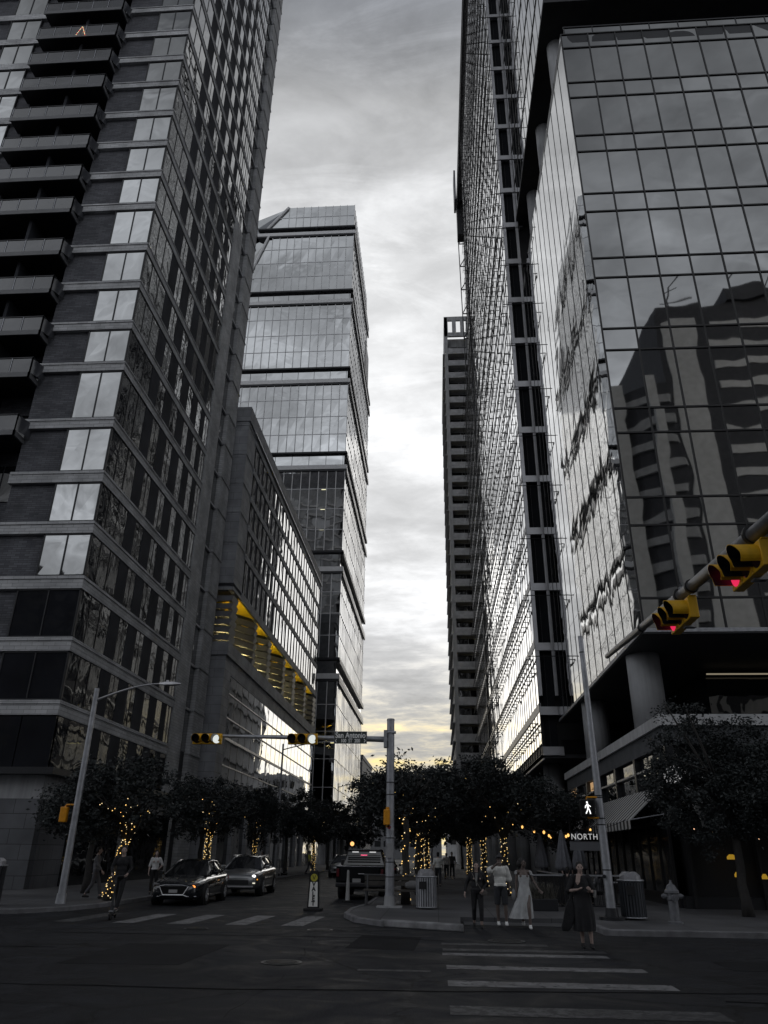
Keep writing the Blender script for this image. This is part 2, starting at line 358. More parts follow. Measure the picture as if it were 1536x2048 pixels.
# ================================================================ A: brick residential tower, left
def tower_a():
    T=thing('apartment_tower','dark brick apartment tower with pale floor bands and stacked balconies, tallest on the left','apartment tower',(-18.5,36,0),world=True)
    zs=[8.48,11.67,15.01,18.19,21.33,24.86,28.87,32.0,35.26,38.45,42.18,45.26,48.34,51.53,54.83,57.81,60.86]
    while zs[-1]<103: zs.append(zs[-1]+3.15)
    top=zs[-1]+.2; XC=-18.5
    MB().box(-60,-30.0,36.2,47,0,top).build('wall',BRICK,T); MB().box(-60,-23.9,47,56.5,0,94.5).build('wall',mat('rear_render',(.22,.225,.24),.8,var=.2),T)
    MB().box(-30.0,-23.9,37.5,47,0,top).build('wall',BRICK,T)
    MB().box(-23.9,XC-.12,36.2,54.68,0,top).build('wall',BRICK,T)
    # recess back wall glass, mid fin
    def door(mb,z): 
        for k in range(4): mb.box(-29.8+k*1.48,-28.42+k*1.48,37.42,37.47,z-1.15,z+1.2,G_D)
    many('balcony_door',[z for z in zs[4:]],door,T,G_D)
    MB().box(-26.95,-26.75,35.7,37.5,zs[4]-1.5,top).build('divider_wall',PANEL,T)
    def balc(z):
        b=MB(); b.box(-30.2,-23.85,35.1,37.4,z-1.5,z-1.28,DARK); b.box(-30.25,-23.8,35.07,35.15,z-1.55,z-1.22,mat('balcony_edge',(.12,.122,.13),.5)); b.box(-23.9,-23.8,35.07,36.2,z-1.55,z-1.22,mat('balcony_edge',(.12,.122,.13),.5))
        s=b.build('balcony',None,T)
        r=MB(); r.box(-30.25,-23.8,35.08,35.14,z-.2,z-.14,DARK); r.box(-23.86,-23.8,35.08,36.2,z-.2,z-.12,DARK)
        for k in range(6): r.box(-30.2+k*1.27,-30.16+k*1.27,35.09,35.13,z-1.25,z-.2,STEEL)
        r.box(-23.85,-23.81,35.09,35.13,z-1.25,z-.2,STEEL)
        for k in range(5): r.quad((-30.12+k*1.27,35.11,z-1.2),(-28.97+k*1.27,35.11,z-1.2),(-28.97+k*1.27,35.11,z-.24),(-30.12+k*1.27,35.11,z-.24),G_R)
        r.quad((-23.83,35.2,z-1.2),(-23.48,36.1,z-1.2),(-23.48,36.1,z-.24),(-23.83,35.2,z-.24),G_R)
        r.build('railing',None,s)
    for z in zs[5:24]: balc(z)
    # bands
    def band(z):
        h=.72 if z<24 else .66
        b=MB(); b.box(-60 if z<21 else -24.0,XC+.03,35.93,36.25,z-h,z,None)
        if z>21: b.box(-60,-29.9,35.93,36.25,z-h,z)
        b.box(XC-.3,XC+.03,36.25,54.7,z-h,z)
        b.box(-23.9,XC+.08,35.88,36.2,z-h*.26,z-h*.20); b.box(XC-.2,XC+.08,36.2,52.2,z-h*.26,z-h*.20)
        return b
    for z in zs: band(z).build('floor_band',BANDM,T)
    # pilaster and outer pier on the street side
    b=MB(); b.box(XC-.5,XC+.06,52.2,54.72,0,58); b.build('pilaster',BANDM,T)
    b=MB()
    b.box(XC-2,XC+.0,57.0,59.6,0,top+5)
    pier=b.build('pier',BANDM,T)
    MB().box(-23,XC-.4,54.7,57.1,0,top).build('recess_wall',DARK,T)
    for z in zs: 
        MB().box(XC-2.05,XC+.07,56.93,59.67,z-.14,z-.02).build('joint_ledge',CONC,pier)
    def rec(mb,i):
        z0,z1=zs[i],zs[i+1]
        jq(mb,(XC-.34,54.8,z0),(XC-.34,55.8,z0),(XC-.34,55.8,z1-.2),(XC-.34,54.8,z1-.2),(1,0,0),.004,G_AS)
        jq(mb,(XC-.34,55.85,z0),(XC-.34,56.95,z0),(XC-.34,56.95,z1-.2),(XC-.34,55.85,z1-.2),(1,0,0),.004,G_AS)
        mb.box(XC-.36,XC-.28,55.8,55.85,z0,z1,BLACK); mb.box(XC-.38,XC-.2,54.72,57,z1-.2,z1-.05,STEEL)
    many('recess_window',list(range(len(zs)-1)),rec,T)
    # front corner windows: a frame, two panes
    FR=DARK
    for i in range(len(zs)-1):
        z0,z1=zs[i]+.02,zs[i+1]-(.74 if zs[i+1]<24 else .68)
        xl=-21.2 if i>1 else -22.0
        for (a,c) in ((xl,XC-.02),) + (((-33.6,-31.0),) if i>7 else ()):
            w=MB(); 
            for x in (a,(a+c)/2-.03,c-.06): w.box(x,x+.06,35.98,36.2,z0,z1)
            w.box(a,c,35.98,36.2,z0,z0+.05); w.box(a,c,35.98,36.2,z1-.06,z1)
            wf=w.build('window',FR,T)
            p=MB(); mid=(a+c)/2
            for (u,v) in ((a+.06,mid-.03),(mid+.03,c-.06)): jq(p,(u,36.03,z0+.05),(v,36.03,z0+.05),(v,36.03,z1-.06),(u,36.03,z1-.06),(0,1,0),.006)
            p.build('pane',G_A if i>1 else glass('dark_reflection_glass',(.014,.015,.019),ior=1.42,wav=.5,ws=.5),wf)
        if i>7: continue
    # street side: alternate strips of glass and grey panel
    strips=[(36.05,37.3),(37.35,38.6),(38.65,39.9),(41.3,42.5),(44.0,45.2),(46.7,47.7),(49.0,50.0),(51.0,52.1)]
    pans=[(39.95,41.25),(42.55,43.95),(45.25,46.65),(47.75,48.95),(50.05,50.95)]
    G_AL=glass('dark_reflection_glass',(.014,.015,.019),ior=1.42,wav=.5,ws=.5)  # low floors: the dim reflections are put into a darker copy of the glass
    def sw(mb,sp):
        (a,c),i=sp; z0,z1=zs[i]+.01,zs[i+1]-.68
        jq(mb,(XC-.03,a,z0),(XC-.03,c,z0),(XC-.03,c,z1),(XC-.03,a,z1),(1,0,0),.007,G_AL if i<7 else G_AS)
        mb.box(XC-.1,XC,a-.05,a,z0,z1,BLACK)
        if c-a>1.05 and a>40: mb.box(XC-.08,XC-.01,(a+c)/2-.02,(a+c)/2+.02,z0,z1,BLACK)
    specs=[(s,i) for i in range(len(zs)-1) for s in strips]
    specs2=specs+[((a,c),i) for i in range(15,len(zs)-1) for a,c in ((52.3,53.4),(53.5,54.6)) ]
    many('side_window',specs2,sw,T)
    def pn(mb,sp):
        (a,c),i=sp; mb.box(XC-.14,XC-.005,a,c,zs[i],zs[i+1]-.66)
    many('side_panel',[(s,i) for i in range(len(zs)-1) for s in pans],pn,T,PANEL)
    for k,(a,c) in enumerate(((-22.0,-20.3),(-20.25,XC-.02))):
        w=MB(); w.box(a,c,36.0,36.2,5.3,7.72); w.build('window',G_AL,T)
    for a,c in strips: w=MB(); w.box(XC-.12,XC-.02,a,c,5.3,7.72); w.build('side_window',G_AL,T)
    for a,c in pans: w=MB(); w.box(XC-.14,XC-.005,a,c,5.3,7.76); w.build('side_panel',PANEL,T)
    # ground storey: stone corner, dark openings, shop lettering
    b=MB(); b.box(-60,XC+.02,35.9,36.2,3.9,4.95); b.box(XC-.3,XC+.05,36.2,58,3.9,4.95); b.build('fascia',CONC,T)
    b=MB(); b.box(-22.6,XC+.02,35.86,36.3,-.1,3.9); b.box(XC-.3,XC+.06,36.3,39.0,-.1,3.9); b.build('corner_pier',brick('corner_cladding',(.10,.104,.115),(.125,.128,.14),(.03,.03,.034),1.3,.65,.75),T)
    b=MB(); b.box(-60,XC+.7,35.2,36.1,4.95,5.25); b.box(XC-.2,XC+.7,36.1,58,4.95,5.25); b.build('canopy',DARK,T)
    MB().box(XC-.25,XC+.1,39.0,45.5,0,3.9).build('shopfront',G_D,T)
    MB().box(XC-.25,XC+.1,45.5,47.2,0,3.9).build('stone_pier',STONE,T)
    MB().box(XC-.25,XC+.1,47.2,54,0,3.9).build('shopfront',G_D,T)
    MB().box(-36,-22.6,35.9,36.1,0,3.9).build('shopfront',G_D,T)
    text('sign_letters','J MORE',1.0,mat('sign_letter',(.10,.10,.11),.4,.3),T,(.12,3.0+.6,4.4),(math.pi/2,0,math.pi/2),.05,.8,1.25)
    b=MB(); b.box(-40,XC-.2,36.4,47,top,top+1.2); b.build('parapet',CONC,T)
    for z in zs[8:26]:
        b=MB(); b.box(-60,XC-2.1,56.5,56.75,z-.6,z); b.build('rear_band',BANDM,T)
        b=MB()
        for k in range(8): b.box(-58+k*4.4,-55.6+k*4.4,56.5,56.6,z,z+2.3)
        b.build('rear_window',mat('rear_pane',(.30,.31,.33),.2,var=.5,vs=.2),T)
    return T
tower_a()

# ================================================================ B: mid-rise with folded louvres
def midrise():
    X=-17.6; T=thing('hotel_building','grey stone mid-rise with rows of slim windows above folded louvres with yellow soffits','building',(X,61,0),world=True)
    MB().box(-34,X-.3,61.3,109.8,22.9,40.6).build('wall',mat('rear_render',(.22,.225,.24),.8,var=.2),T)
    MB().box(-34,X-4.0,61.3,109.6,0,22.9).build('core_wall',DARK,T)
    # stone: corner and joints
    js=[22.7,23.4,27.3,30.3,33.3,36.4,39.6,41.6]
    b=MB(); b.box(-34,X,60.9,64.0,23.4,41.6); b.build('corner_stone',STONE,T)
    for z in js[1:-1]:
        b=MB(); b.box(-34,X+.05,60.85,63.9,z-.08,z+.03); b.box(X-.3,X+.07,63.9,109.6,z-.62 if z>24 else z-.75,z); b.build('floor_band',STONE,T)
    b=MB(); b.box(-34,X+.12,60.8,109.9,40.0,41.6); b.build('parapet',STONE,T)
    MB().box(X-.1,X+.22,63,109.9,39.86,40.0).build('coping',ALU,T)
    rows=[(23.4,26.68),(27.3,29.68),(30.3,32.68),(33.3,35.78),(36.4,38.98)]
    specs=[]
    for z0,z1 in rows:
        y=64.4
        while y<102.5:
            specs.append((y,z0,z1)); y+=1.9
        specs+= [(104.6,z0,z1),(106.5,z0,z1),(108.0,z0,z1)]
    specs.sort(key=lambda s:s[0])
    def win(mb,s):
        y,z0,z1=s
        jq(mb,(X+.0,y,z0),(X+.0,y+.5,z0),(X+.0,y+.5,z1),(X+.0,y,z1),(1,0,0),.006,G_FS); jq(mb,(X+.0,y+.6,z0),(X+.0,y+1.0,z0),(X+.0,y+1.0,z1),(X+.0,y+.6,z1),(1,0,0),.006,G_FS)
        mb.box(X-.28,X-.01,y-.04,y+1.05,z0,z1,BLACK); mb.box(X-.05,X+.015,y+.51,y+.58,z0,z1,DARK)
    many('window',specs,win,T)
    def pn(mb,s): mb.box(X-.25,X-.06,s[0]+1.06,s[0]+1.86,s[1],s[2])
    many('brick_panel',specs,pn,T,BRICK)
    MB().box(X-.3,X+.03,103.0,104.4,23.4,40).build('dark_slot',BLACK,T)
    # louvre storey 18.05..22.6
    seg=[(62.8,69.6),(70.7,76.0),(77.6,84.4),(85.8,90.8),(92.6,99.4),(100.8,107)]
    path=[(X,61.0),(X,62.6)]
    for a,c in seg: path+=[(X,a),(X-3.1,a+2.0),(X-.05,c),(X,c+.2)]
    path.append((X,109.7))
    LV=mat('louvre_blade',(.17,.175,.19),.45,.3,var=.12,vs=1)
    for k in range(6):
        z0=18.2+k*.70; z1=z0+.48; b=MB(); b.box(-34,X,60.95,61.15,z0,z1)
        rings=[]
        for (x,y) in path: rings.append([(x-.35,y,z0),(x,y,z0),(x+.16,y,z1),(x-.25,y,z1)])
        b.loft(rings); b.build('louvre',LV,T)
    MB().box(-34,X-.4,61.0,109.7,22.6,22.72).build('soffit_slab',DARK,T)
    for i,(a,c) in enumerate(seg):
        b=MB(); b.prism([(X+.0,a+.25),(X+.0,c-.1),(X-3.0,a+2.2),(X-3.0,a+1.6)],22.50,22.585); b.build('yellow_soffit',YEL,T)
        b=MB(); b.box(X-1.6,X-.3,a+.5,a+1.0,18.06,18.12); b.build('uplight',emis('uplight',(1,.80,.34),75.0),T)
    MB().box(-34,X+.06,60.9,109.8,22.7,23.0).build('cornice',STONE,T)
    MB().box(-34,X+.16,60.8,109.9,16.9,18.05).build('cornice',STONE,T)
    MB().box(-34,X,60.95,63.0,0,16.9).build('stone_pier',STONE,T)
    MB().box(X-.5,X,63.0,109.7,15.6,16.9).build('lintel',STONE,T)
    rowz=[(7.0,8.2),(8.3,10.4),(10.5,12.0),(12.1,14.0),(14.1,15.6)]
    sp=[(y,z0,z1) for y in [63.1+i*2.33 for i in range(20)] for z0,z1 in rowz]
    def cw(mb,s):
        y,z0,z1=s; jq(mb,(X-.05,y,z0),(X-.05,y+2.27,z0),(X-.05,y+2.27,z1),(X-.05,y,z1),(1,0,0),.008,G_FS)
        mb.box(X-.1,X-.035,y-.03,y+.03,z0,z1,DARK)
    many('glazing',sp,cw,T)
    for z in (8.25,10.45,12.05,14.05): MB().box(X-.1,X+.03,63,109.7,z-.05 if z!=10.45 else z-.16,z+.05).build('transom',ALU,T)
    MB().box(X-.5,X+.1,63,109.7,6.2,7.0).build('canopy',CONC,T)
    for i in range(9):
        MB().box(X-.5,X,63+i*5.2,63.7+i*5.2,0,6.2).build('ground_pier',STONE,T); MB().box(X-.4,X-.3,63.7+i*5.2,68.2+i*5.2,0,6.2).build('shopfront',G_D,T)
    return T
midrise()

# ================================================================ C: stacked glass office tower
def tower_c():
    X=-15.8; Y=120; XL=-46
    T=thing('glass_tower','tall stacked glass office tower with pale ledges standing at the end of the left row','office tower',(X,Y,0),world=True)
    lev=[(6.7,27.6),(31.0,46.2),(50.0,66.3),(69.9,85.5),(89.1,105.4),(108.8,124.4),(126.6,132.8)]
    # front outline narrows at the chamfer near the top
    def xl(z): return XL if z<112 else (-37+(z-117)*.41 if z>=112 else XL)
    def yfar(z): return 163 if z<105 else 163-(z-105)*.42
    for i,(z0,z1) in enumerate(lev):
        b=MB(); xa,xb=xl(z0),xl(z1); 
        if z0>112: xa=-35 ; xb=-30.6
        y1=yfar(z1)
        a=-46 if z0<107 else (-39.5 if z0<110 else xa)
        c=-46 if z0<107 else (-34.5 if z0<110 else xb)
        b.loft([[(a+.1,Y+.15,z0),(X-.15,Y+.15,z0),(X-.15,y1,z0),(-50,y1,z0),(-50,Y+8,z0)],[(c+.1,Y+.15,z1),(X-.15,Y+.15,z1),(X-.15,y1,z1),(-50,y1,z1),(-50,Y+8,z1)]])
        b.build('glass_block',G_C,T)
        n=max(1,round((z1-z0)/3.9)) if i else 5
        # front panes, floor by floor
        for k in range(n):
            za=z0+(z1-z0)*k/n; zb=z0+(z1-z0)*(k+1)/n
            fa=a+(c-a)*k/n; p=MB(); x=X
            while x-1.62>max(fa,a+(c-a)*(k+1)/n)-.1:
                jq(p,(x-1.58,Y,za+.05),(x-.04,Y,za+.05),(x-.04,Y,zb-.05),(x-1.58,Y,zb-.05),(0,1,0),.012); x-=1.62
            if p.v: p.build('front_glazing',G_C,T)
            p=MB(); y=Y
            while y+1.6<y1:
                jq(p,(X,y+.04,za+.05),(X,y+1.56,za+.05),(X,y+1.56,zb-.05),(X,y+.04,zb-.05),(1,0,0),.012); y+=1.6
            p.build('side_glazing',G_CS,T)
            f=MB(); x=X
            f.box(fa,X+.02,Y-.05,Y+.02,za-.06,za+.06)
            if k<n: f.box(X-.03,X+.05,Y,y1,za-.05,za+.05)
            f.build('floor_line',ALU,T)
        m=MB(); x=X
        while x>max(a,c)-.2:
            m.box(x-.06,x+.06,Y-.12,Y,z0,z1); x-=1.62
        y=Y
        if max(a,c)>min(a,c)+.3: m.tube([(a,Y-.1,z0),(c,Y-.1,z1)],.28,6)
        while y<y1:
            m.box(X-.02,X+.05,y-.07,y+.05,z0,z1); y+=1.6
        m.build('mullions',WHITEM,T)
    # recessed storeys between blocks with pale ledge; overhang coloured dark as the notch's shadow line
    for (z0,z1) in ((27.6,31.0),(46.2,50.0),(66.3,69.9),(85.5,89.1),(105.4,108.8),(124.4,126.6)):
        y1=yfar(z0)
        a=-46 if z0<107 else -37
        MB().box(a,X-.25,Y+.3,y1-.5,z0,z1).build('recessed_storey',G_C,T)
        b=MB(); b.box(a,X+.35,Y-.3,Y+.3,z0-.1,z0+.75); b.box(X-.2,X+.3,Y+.3,y1+.3,z0-.1,z0+.65); b.build('pale_ledge',WHITEM,T)
        b=MB(); b.box(a,X+.3,Y-.3,Y+.3,z1-.35,z1); b.box(X-.2,X+.3,Y+.3,y1+.4,z1-.8,z1); b.box(X,X+.3,Y+.3,y1+.4,z0-.7,z0-.12); b.box(a,X+.3,Y-.25,Y,z0-.5,z0-.12); b.build('shadow_line_overhang',DARK,T)
        m=MB(); x=X-.5
        while x>a: m.box(x-.03,x+.03,Y+.2,Y+.3,z0+.75,z1-.45); x-=3.2
        m.build('mullions',DARK,T)
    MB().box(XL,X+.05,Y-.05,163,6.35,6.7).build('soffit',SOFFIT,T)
    MB().box(XL,X-6,Y+8,158,0,6.4).build('base_wall',G_D,T)
    for i in range(5): MB().cyl((X-2,Y+4+i*9,0),(X-2,Y+4+i*9,6.4),.6).build('column',CONC,T)
    b=MB(); b.box(X-8,X+.1,150,158,108,119); b.build('lift_overrun',CONC,T)
    b=MB()
    for z in (58,62,54): b.box(X-4.2,X-3.4,Y-.03,Y-.01,z,z+.12)
    b.build('ceiling_lamp',emis('ceiling_lamp',(1,.95,.6),1.1),T)
tower_c()

# ================================================================ D: slender balcony tower
def tower_d():
    X,Y=3.7,140
    T=thing('balcony_tower','slender pale residential tower with one stack of open balconies beyond the louvred tower','apartment tower',(X,Y,0),world=True)
    MB().box(X+.3,22,Y+1.8,172,0,112).build('wall',CONC,T)
    b=MB(); b.box(X,X+.75,Y,172,9,117); b.build('fin_wall',CONC_L,T)
    MB().box(X+5.2,X+6.4,Y,Y+2,0,117).build('fin_wall',CONC,T)
    MB().box(X+9,22,Y,Y+2,0,117).build('fin_wall',CONC,T)
    b=MB(); b.box(X,22,Y,Y+.5,116.1,117.2); b.box(X,22,Y,Y+.5,111.5,112.6)
    for i in range(9): b.box(X+i*1.9,X+.9+i*1.9,Y,Y+.5,112.6,116.1)
    b.build('crown',CONC_L,T)
    z=14.0; zs=[]
    while z<110: zs.append(z); z+=3.32
    def slab(mb,z): mb.box(X+.7,X+8.9,Y+.05,Y+2,z-.42,z,CONC_L)
    for z in zs:
        b=MB(); slab(b,z); s=b.build('balcony',None,T)
        r=MB(); r.box(X+.75,X+5.2,Y+.08,Y+.12,z,z+1.05,mat('balcony_glass',(.45,.45,.47),.25,var=.3,vs=.8,ior=1.6)); r.box(X+.75,X+5.2,Y+.06,Y+.14,z+1.05,z+1.1,ALU); r.build('railing',None,s)
        MB().box(X-.45,X+.02,Y+.6,171,z-.25,z-.05).build('slab_edge',CONC,s)
        b=MB(); b.box(X+.9,X+3.0,Y+1.72,Y+1.79,z,z+2.6,G_D); b.box(X+3.1,X+5.1,Y+1.72,Y+1.79,z,z+2.6,G_D); b.build('balcony_door',None,T)
    for i in range(4): MB().box(X+.9+i*1.3,X+1.3+i*1.3,Y,Y+1,0,13.5).build('base_pier',CONC_L,T)
tower_d()

# ================================================================ E/G: louvred tower, and F glass box under its overhang
def tower_e():
    X,Y0,Y1=7.35,53.6,133
    T=thing('louvred_tower','very tall glass tower with ladder-like sunshades running along every floor, right side','office tower',(X,Y0,0),world=True)
    zb=[8.25]+[10.95+4.57*i for i in range(28)]; TOP=zb[-1]; FAR=lambda z:Y1 if z<84 else 109
    MB().box(X+.12,45,Y0+.6,109,8.1,TOP).build('core',BLACK,T); MB().box(X+.12,45,109,Y1,8.1,84).build('core',BLACK,T); MB().box(8.2,45,109,126,84,TOP).build('core',BLACK,T)
    MB().box(8.75,45,33.5,Y0+.6,57.4,TOP).build('core',BLACK,T)
    # street facade glass per floor, fine mullions
    for i in range(len(zb)-1):
        z0,z1=zb[i]+.55,zb[i+1]
        p=MB(); y=Y0
        while y+1.5<=FAR(z1):
            jq(p,(X,y+.06,z0),(X,y+1.44,z0),(X,y+1.44,z1),(X,y+.06,z1),(1,0,0),.010); y+=1.5
        p.build('street_glazing',G_E,T)
        b=MB(); b.box(X-.03,X+.1,Y0,FAR(z1),z1-.02,z1+.55) ; b.build('spandrel',ALU,T)
        if z0>57:
            p=MB(); y=33.5
            while y+1.5<=Y0-.6:
                jq(p,(8.7,y+.05,z0),(8.7,y+1.45,z0),(8.7,y+1.45,z1),(8.7,y+.05,z1),(1,0,0),.010); y+=1.5
            p.build('street_glazing',G_E,T)
            MB().box(8.66,8.74,33.5,Y0-.6,z1-.02,z1+.1).build('floor_line',DARK,T)
    m=MB(); y=Y0
    while y<=Y1: m.box(X-.02,X+.05,y-.05,y+.05,8.1,TOP if y<109 else 84); y+=1.5
    m.build('mullions',BLACK,T)
    m=MB(); y=33.5
    while y<=Y0-.6: m.box(8.68,8.76,y-.035,y+.035,57.4,TOP); y+=1.5
    m.build('mullions',BLACK,T)
    # ladder sunshades
    for i in range(1,len(zb)-1):
        z=zb[i]-.75
        for (a,c) in ((54.4,104),(105,131.5 if z<84 else 108.6)):
            b=MB(); b.box(X-.62,X-.55,a,c,z-.04,z+.06); b.box(X-.16,X-.10,a,c,z-.04,z+.06)
            y=a
            while y<=c: b.box(X-.6,X-.05,y-.03,y+.03,z-.02,z+.03); y+=1.5
            b.build('sunshade',BLACK,T)
        if i>=len(zb): break
    MB().box(X-.16,X-.02,104.2,104.6,8.1,TOP).build('joint',DARK,T)
    # slotted near end
    b=MB()
    b.box(X,X+.26,Y0-.12,Y0+.05,12,TOP); b.build('corner_mullion',ALU,T)
    b=MB(); b.box(8.5,8.76,Y0-.12,Y0+.05,12,TOP); b.build('corner_mullion',ALU,T)
    MB().box(X+.27,8.5,Y0+.3,Y0+.34,8.6,TOP).build('slot_glass',G_S,T)
    MB().box(X+.62,X+.64,Y0+.26,Y0+.3,8.6,TOP).build('slot_mullion',DARK,T)
    for z in zb:
        b=MB(); b.box(X+.0,8.78,Y0-.16,Y0+.2,z-.28,z+.28); b.build('slot_bar',ALU,T)
        if 12<z<TOP-5:
            b=MB(); b.tube([(X-.6,Y0-.5,z-.8),(9.05,Y0-.5,z-.8)],.035,6); b.box(8.8,9.1,Y0-.7,Y0-.3,z-.95,z-.75); b.build('tie_rod',DARK,T)
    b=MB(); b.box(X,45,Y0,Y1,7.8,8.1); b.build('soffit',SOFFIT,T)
    MB().box(X,X+.1,Y0,Y1,7.7,8.12).build('soffit_edge',STEEL,T)
    MB().box(8.7,45,Y0-.1,Y0+.35,8.1,9.0).build('end_wall',G_D,T)
    MB().box(12,45,Y0+2,Y1,0,7.8).build('lobby_glass',G_D,T)
    for y in (58,70,82,94,106,118): MB().cyl((8.6,y,0),(8.6,y,7.8),.72,n=28).build('column',CONC,T,smooth=True)
    # overhang above the glass box
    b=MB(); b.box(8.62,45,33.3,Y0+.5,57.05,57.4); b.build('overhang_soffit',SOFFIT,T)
    for y in (36.6,43.6,50.4): MB().cyl((9.9,y,47.5),(9.9,y,57.1),.62,n=28).build('overhang_column',CONC,T,smooth=True)
    # bracing screen at the far street corner
    b=MB(); b.box(X-.55,45,Y0,125,TOP,TOP+1.1); b.box(X-.45,X+.1,Y0,125,TOP-1.2,TOP); b.build('roof_canopy',DARK,T)
    b=MB(); b.box(X-.5,8.3,122.5,125,125.5,TOP); b.build('corner_screen',DARK,T)
    b=MB(); b.box(X-1.0,X-.6,121,125,TOP,TOP+9); b.build('corner_screen',mat('screen_panel',(.10,.10,.11),.5),T)
    b=MB(); b.tube([(X+.25,125,84),(X-.3,125,126)],.11,6)
    for z in (125,118.5,112,105.5,99): b.tube([(X-.3+(126-z)*.013,125,z),(8.3,125,z)],.13,6); b.tube([(X-.3+(126-z)*.013,125,z),(8.3,125,z+2.2)],.10,6)
    b.build('screen_frame',DARK,T)
tower_e()
def box_f():
    X,Y0,Y1=8.55,30,52.4
    T=thing('glass_office_box','mirror glass office block on round columns at the right corner, under the tower overhang','office building',(X,Y0,0),world=True)
    MB().box(X+.1,45,Y0+.1,Y1,10.3,47.4).build('core',BLACK,T)
    zl=[10.15,11.49,14.79,16.14,19.44,20.77,24.1,25.4,28.65,29.96,33.24,34.57,37.83,39.14,42.37,43.7,46.9,48.2]
    zl=[z for z in zl]
    nx=22
    sp=[]
    for j in range(len(zl)-1):
        for k in range(nx):
            x0=X+.02+k*1.642; sp.append((x0,x0+1.642,zl[j],zl[j+1]))
    vis=[s for s in sp if s[0]<19.5]; vis.sort(key=lambda s:(-(s[3]-s[2])>-2, s[0])); rest=[s for s in sp if s[0]>=19.5]
    def pane(mb,s):
        x0,x1,z0,z1=s; cx,cz=(x0+x1)/2,(z0+z1)/2; n=4; tx,tz=R.gauss(0,.0019),R.gauss(0,.0013); bow=R.uniform(.0,.0035)
        vs=[];fs=[]
        for a in range(n+1):
            for b in range(n+1):
                u,v=a/n,b/n; x=x0+.03+(x1-x0-.06)*u; z=z0+.03+(z1-z0-.06)*v
                vs.append((x,Y0+(x-cx)*tx+(z-cz)*tz+bow*(1-4*(u-.5)**2)*(1-4*(v-.5)**2),z))
        for a in range(n):
            for b in range(n): fs.append((a*(n+1)+b,(a+1)*(n+1)+b,(a+1)*(n+1)+b+1,a*(n+1)+b+1))
        mb.add(vs,fs)
    many('glass_pane',vis+rest,pane,T,G_F,smooth=True)
    m=MB()
    for k in range(nx+1): m.box(X+.02+k*1.642-.035,X+.02+k*1.642+.035,Y0-.05,Y0+.06,10.15,48.2)
    m.build('mullions',BLACK,T)
    for z in zl[1:]: MB().box(X,45,Y0-.055,Y0+.05,z-.04,z+.04).build('transom',BLACK,T)
    for j in range(0,len(zl)-1):
        p=MB(); y=Y0
        while y+1.6<=Y1+.1:
            jq(p,(X,y+.03,zl[j]+.01),(X,y+1.57,zl[j]+.01),(X,y+1.57,zl[j+1]-.01),(X,y+.03,zl[j+1]-.01),(1,0,0),.0025); y+=1.6
        p.build('side_glazing',G_FS,T)
    m=MB(); y=Y0
    while y<Y1: m.box(X-.018,X+.05,y-.03,y+.03,10.15,48.2); y+=1.6
    m.build('mullions',BLACK,T)
    b=MB(); b.box(X-.08,45,Y0-.1,Y1,9.95,10.15); b.build('soffit',SOFFIT,T)
    b=MB(); b.box(X-.1,45,Y0-.13,Y0-.05,10.02,10.18); b.box(X-.13,X-.07,Y0-.13,Y1,10.02,10.18); b.build('soffit_edge',STEEL,T)
    # roof parapet of glass
    b=MB(); b.box(X,45,Y0,Y1,47.4,48.2)
    b.build('roof',DARK,T)
    for k in range(12):
        b=MB(); x=X+.55+k*1.8; b.quad((x+.04,Y0+1,48.2),(x+1.76,Y0+1,48.2),(x+1.76,Y0+1,50.4),(x+.04,Y0+1,50.4)); b.build('roof_rail_glass',G_F,T)
    b=MB(); 
    for k in range(13): b.box(X+.52+k*1.8,X+.58+k*1.8,Y0+.97,Y0+1.03,48.2,50.5)
    b.box(X+.5,X+22,Y0+.95,Y0+1.05,50.4,50.5); b.build('roof_rail',DARK,T)
    for (x,y) in ((9.35,33.6),(9.35,45.0)): MB().cyl((x,y,6.6),(x,y,10.0),.72,n=32).build('column',CONC,T,smooth=True)
    MB().cyl((19,33.6,6.6),(19,33.6,10.0),.72,n=32).build('column',CONC,T,smooth=True)
    MB().box(13,45,36.5,52,6.6,10.0).build('terrace_wall',G_D,T)
    b=MB(); b.box(12.9,30,36.0,36.06,9.62,9.68); b.build('linear_lamp',emis('linear_lamp',(1,.85,.6),.22),T)
    # podium
    b=MB(); b.box(X-.12,45,29.2,29.55,6.25,6.65); b.box(X-.12,X+.2,29.55,52.2,6.25,6.65); b.build('parapet_cap',CONC_L,T)
    b=MB(); b.box(X,45,29.35,52,5.55,6.25); b.build('fascia',mat('grey_fascia',(.10,.105,.115),.85,spec=.2),T)
    MB().box(X+.35,45,29.8,52,0,5.55).build('podium_core',BLACK,T)
    warm=emis('clerestory_glow',(1,.62,.30),.42)
    ys=[29.5,34.2,38.0,41.8,45.4,48.6,51.9]
    for i in range(6):
        a,c=ys[i],ys[i+1]
        MB().box(X-.02,X+.3,a-.14,a+.14,2.9,5.55).build('podium_pier',DARK,T)
        lit=i in (2,3,4,5)
        b=MB(); b.box(X+.18,X+.24,a+.14,c-.14,4.98,5.5); b.build('clerestory',warm if i in (3,5) else G_D,T) if lit else b.build('clerestory',G_D,T)
        b=MB()
        for k in range(3):
            u=a+.16+(c-a-.3)*k/3; v=a+.16+(c-a-.3)*(k+1)/3
            jq(b,(X+.16,u,2.95),(X+.16,v-.05,2.95),(X+.16,v-.05,4.9),(X+.16,u,4.9),(1,0,0),.01)
        b.build('podium_window',G_FS,T)
        MB().box(X-.0,X+.28,a+.14,c-.14,4.9,4.98).build('window_frame',STEEL,T)
    b=MB()
    for k in range(9): b.box(X+.3+k*2.4,X+2.5+k*2.4,29.6,29.66,2.9,5.5)
    b.build('front_glazing',G_D,T)
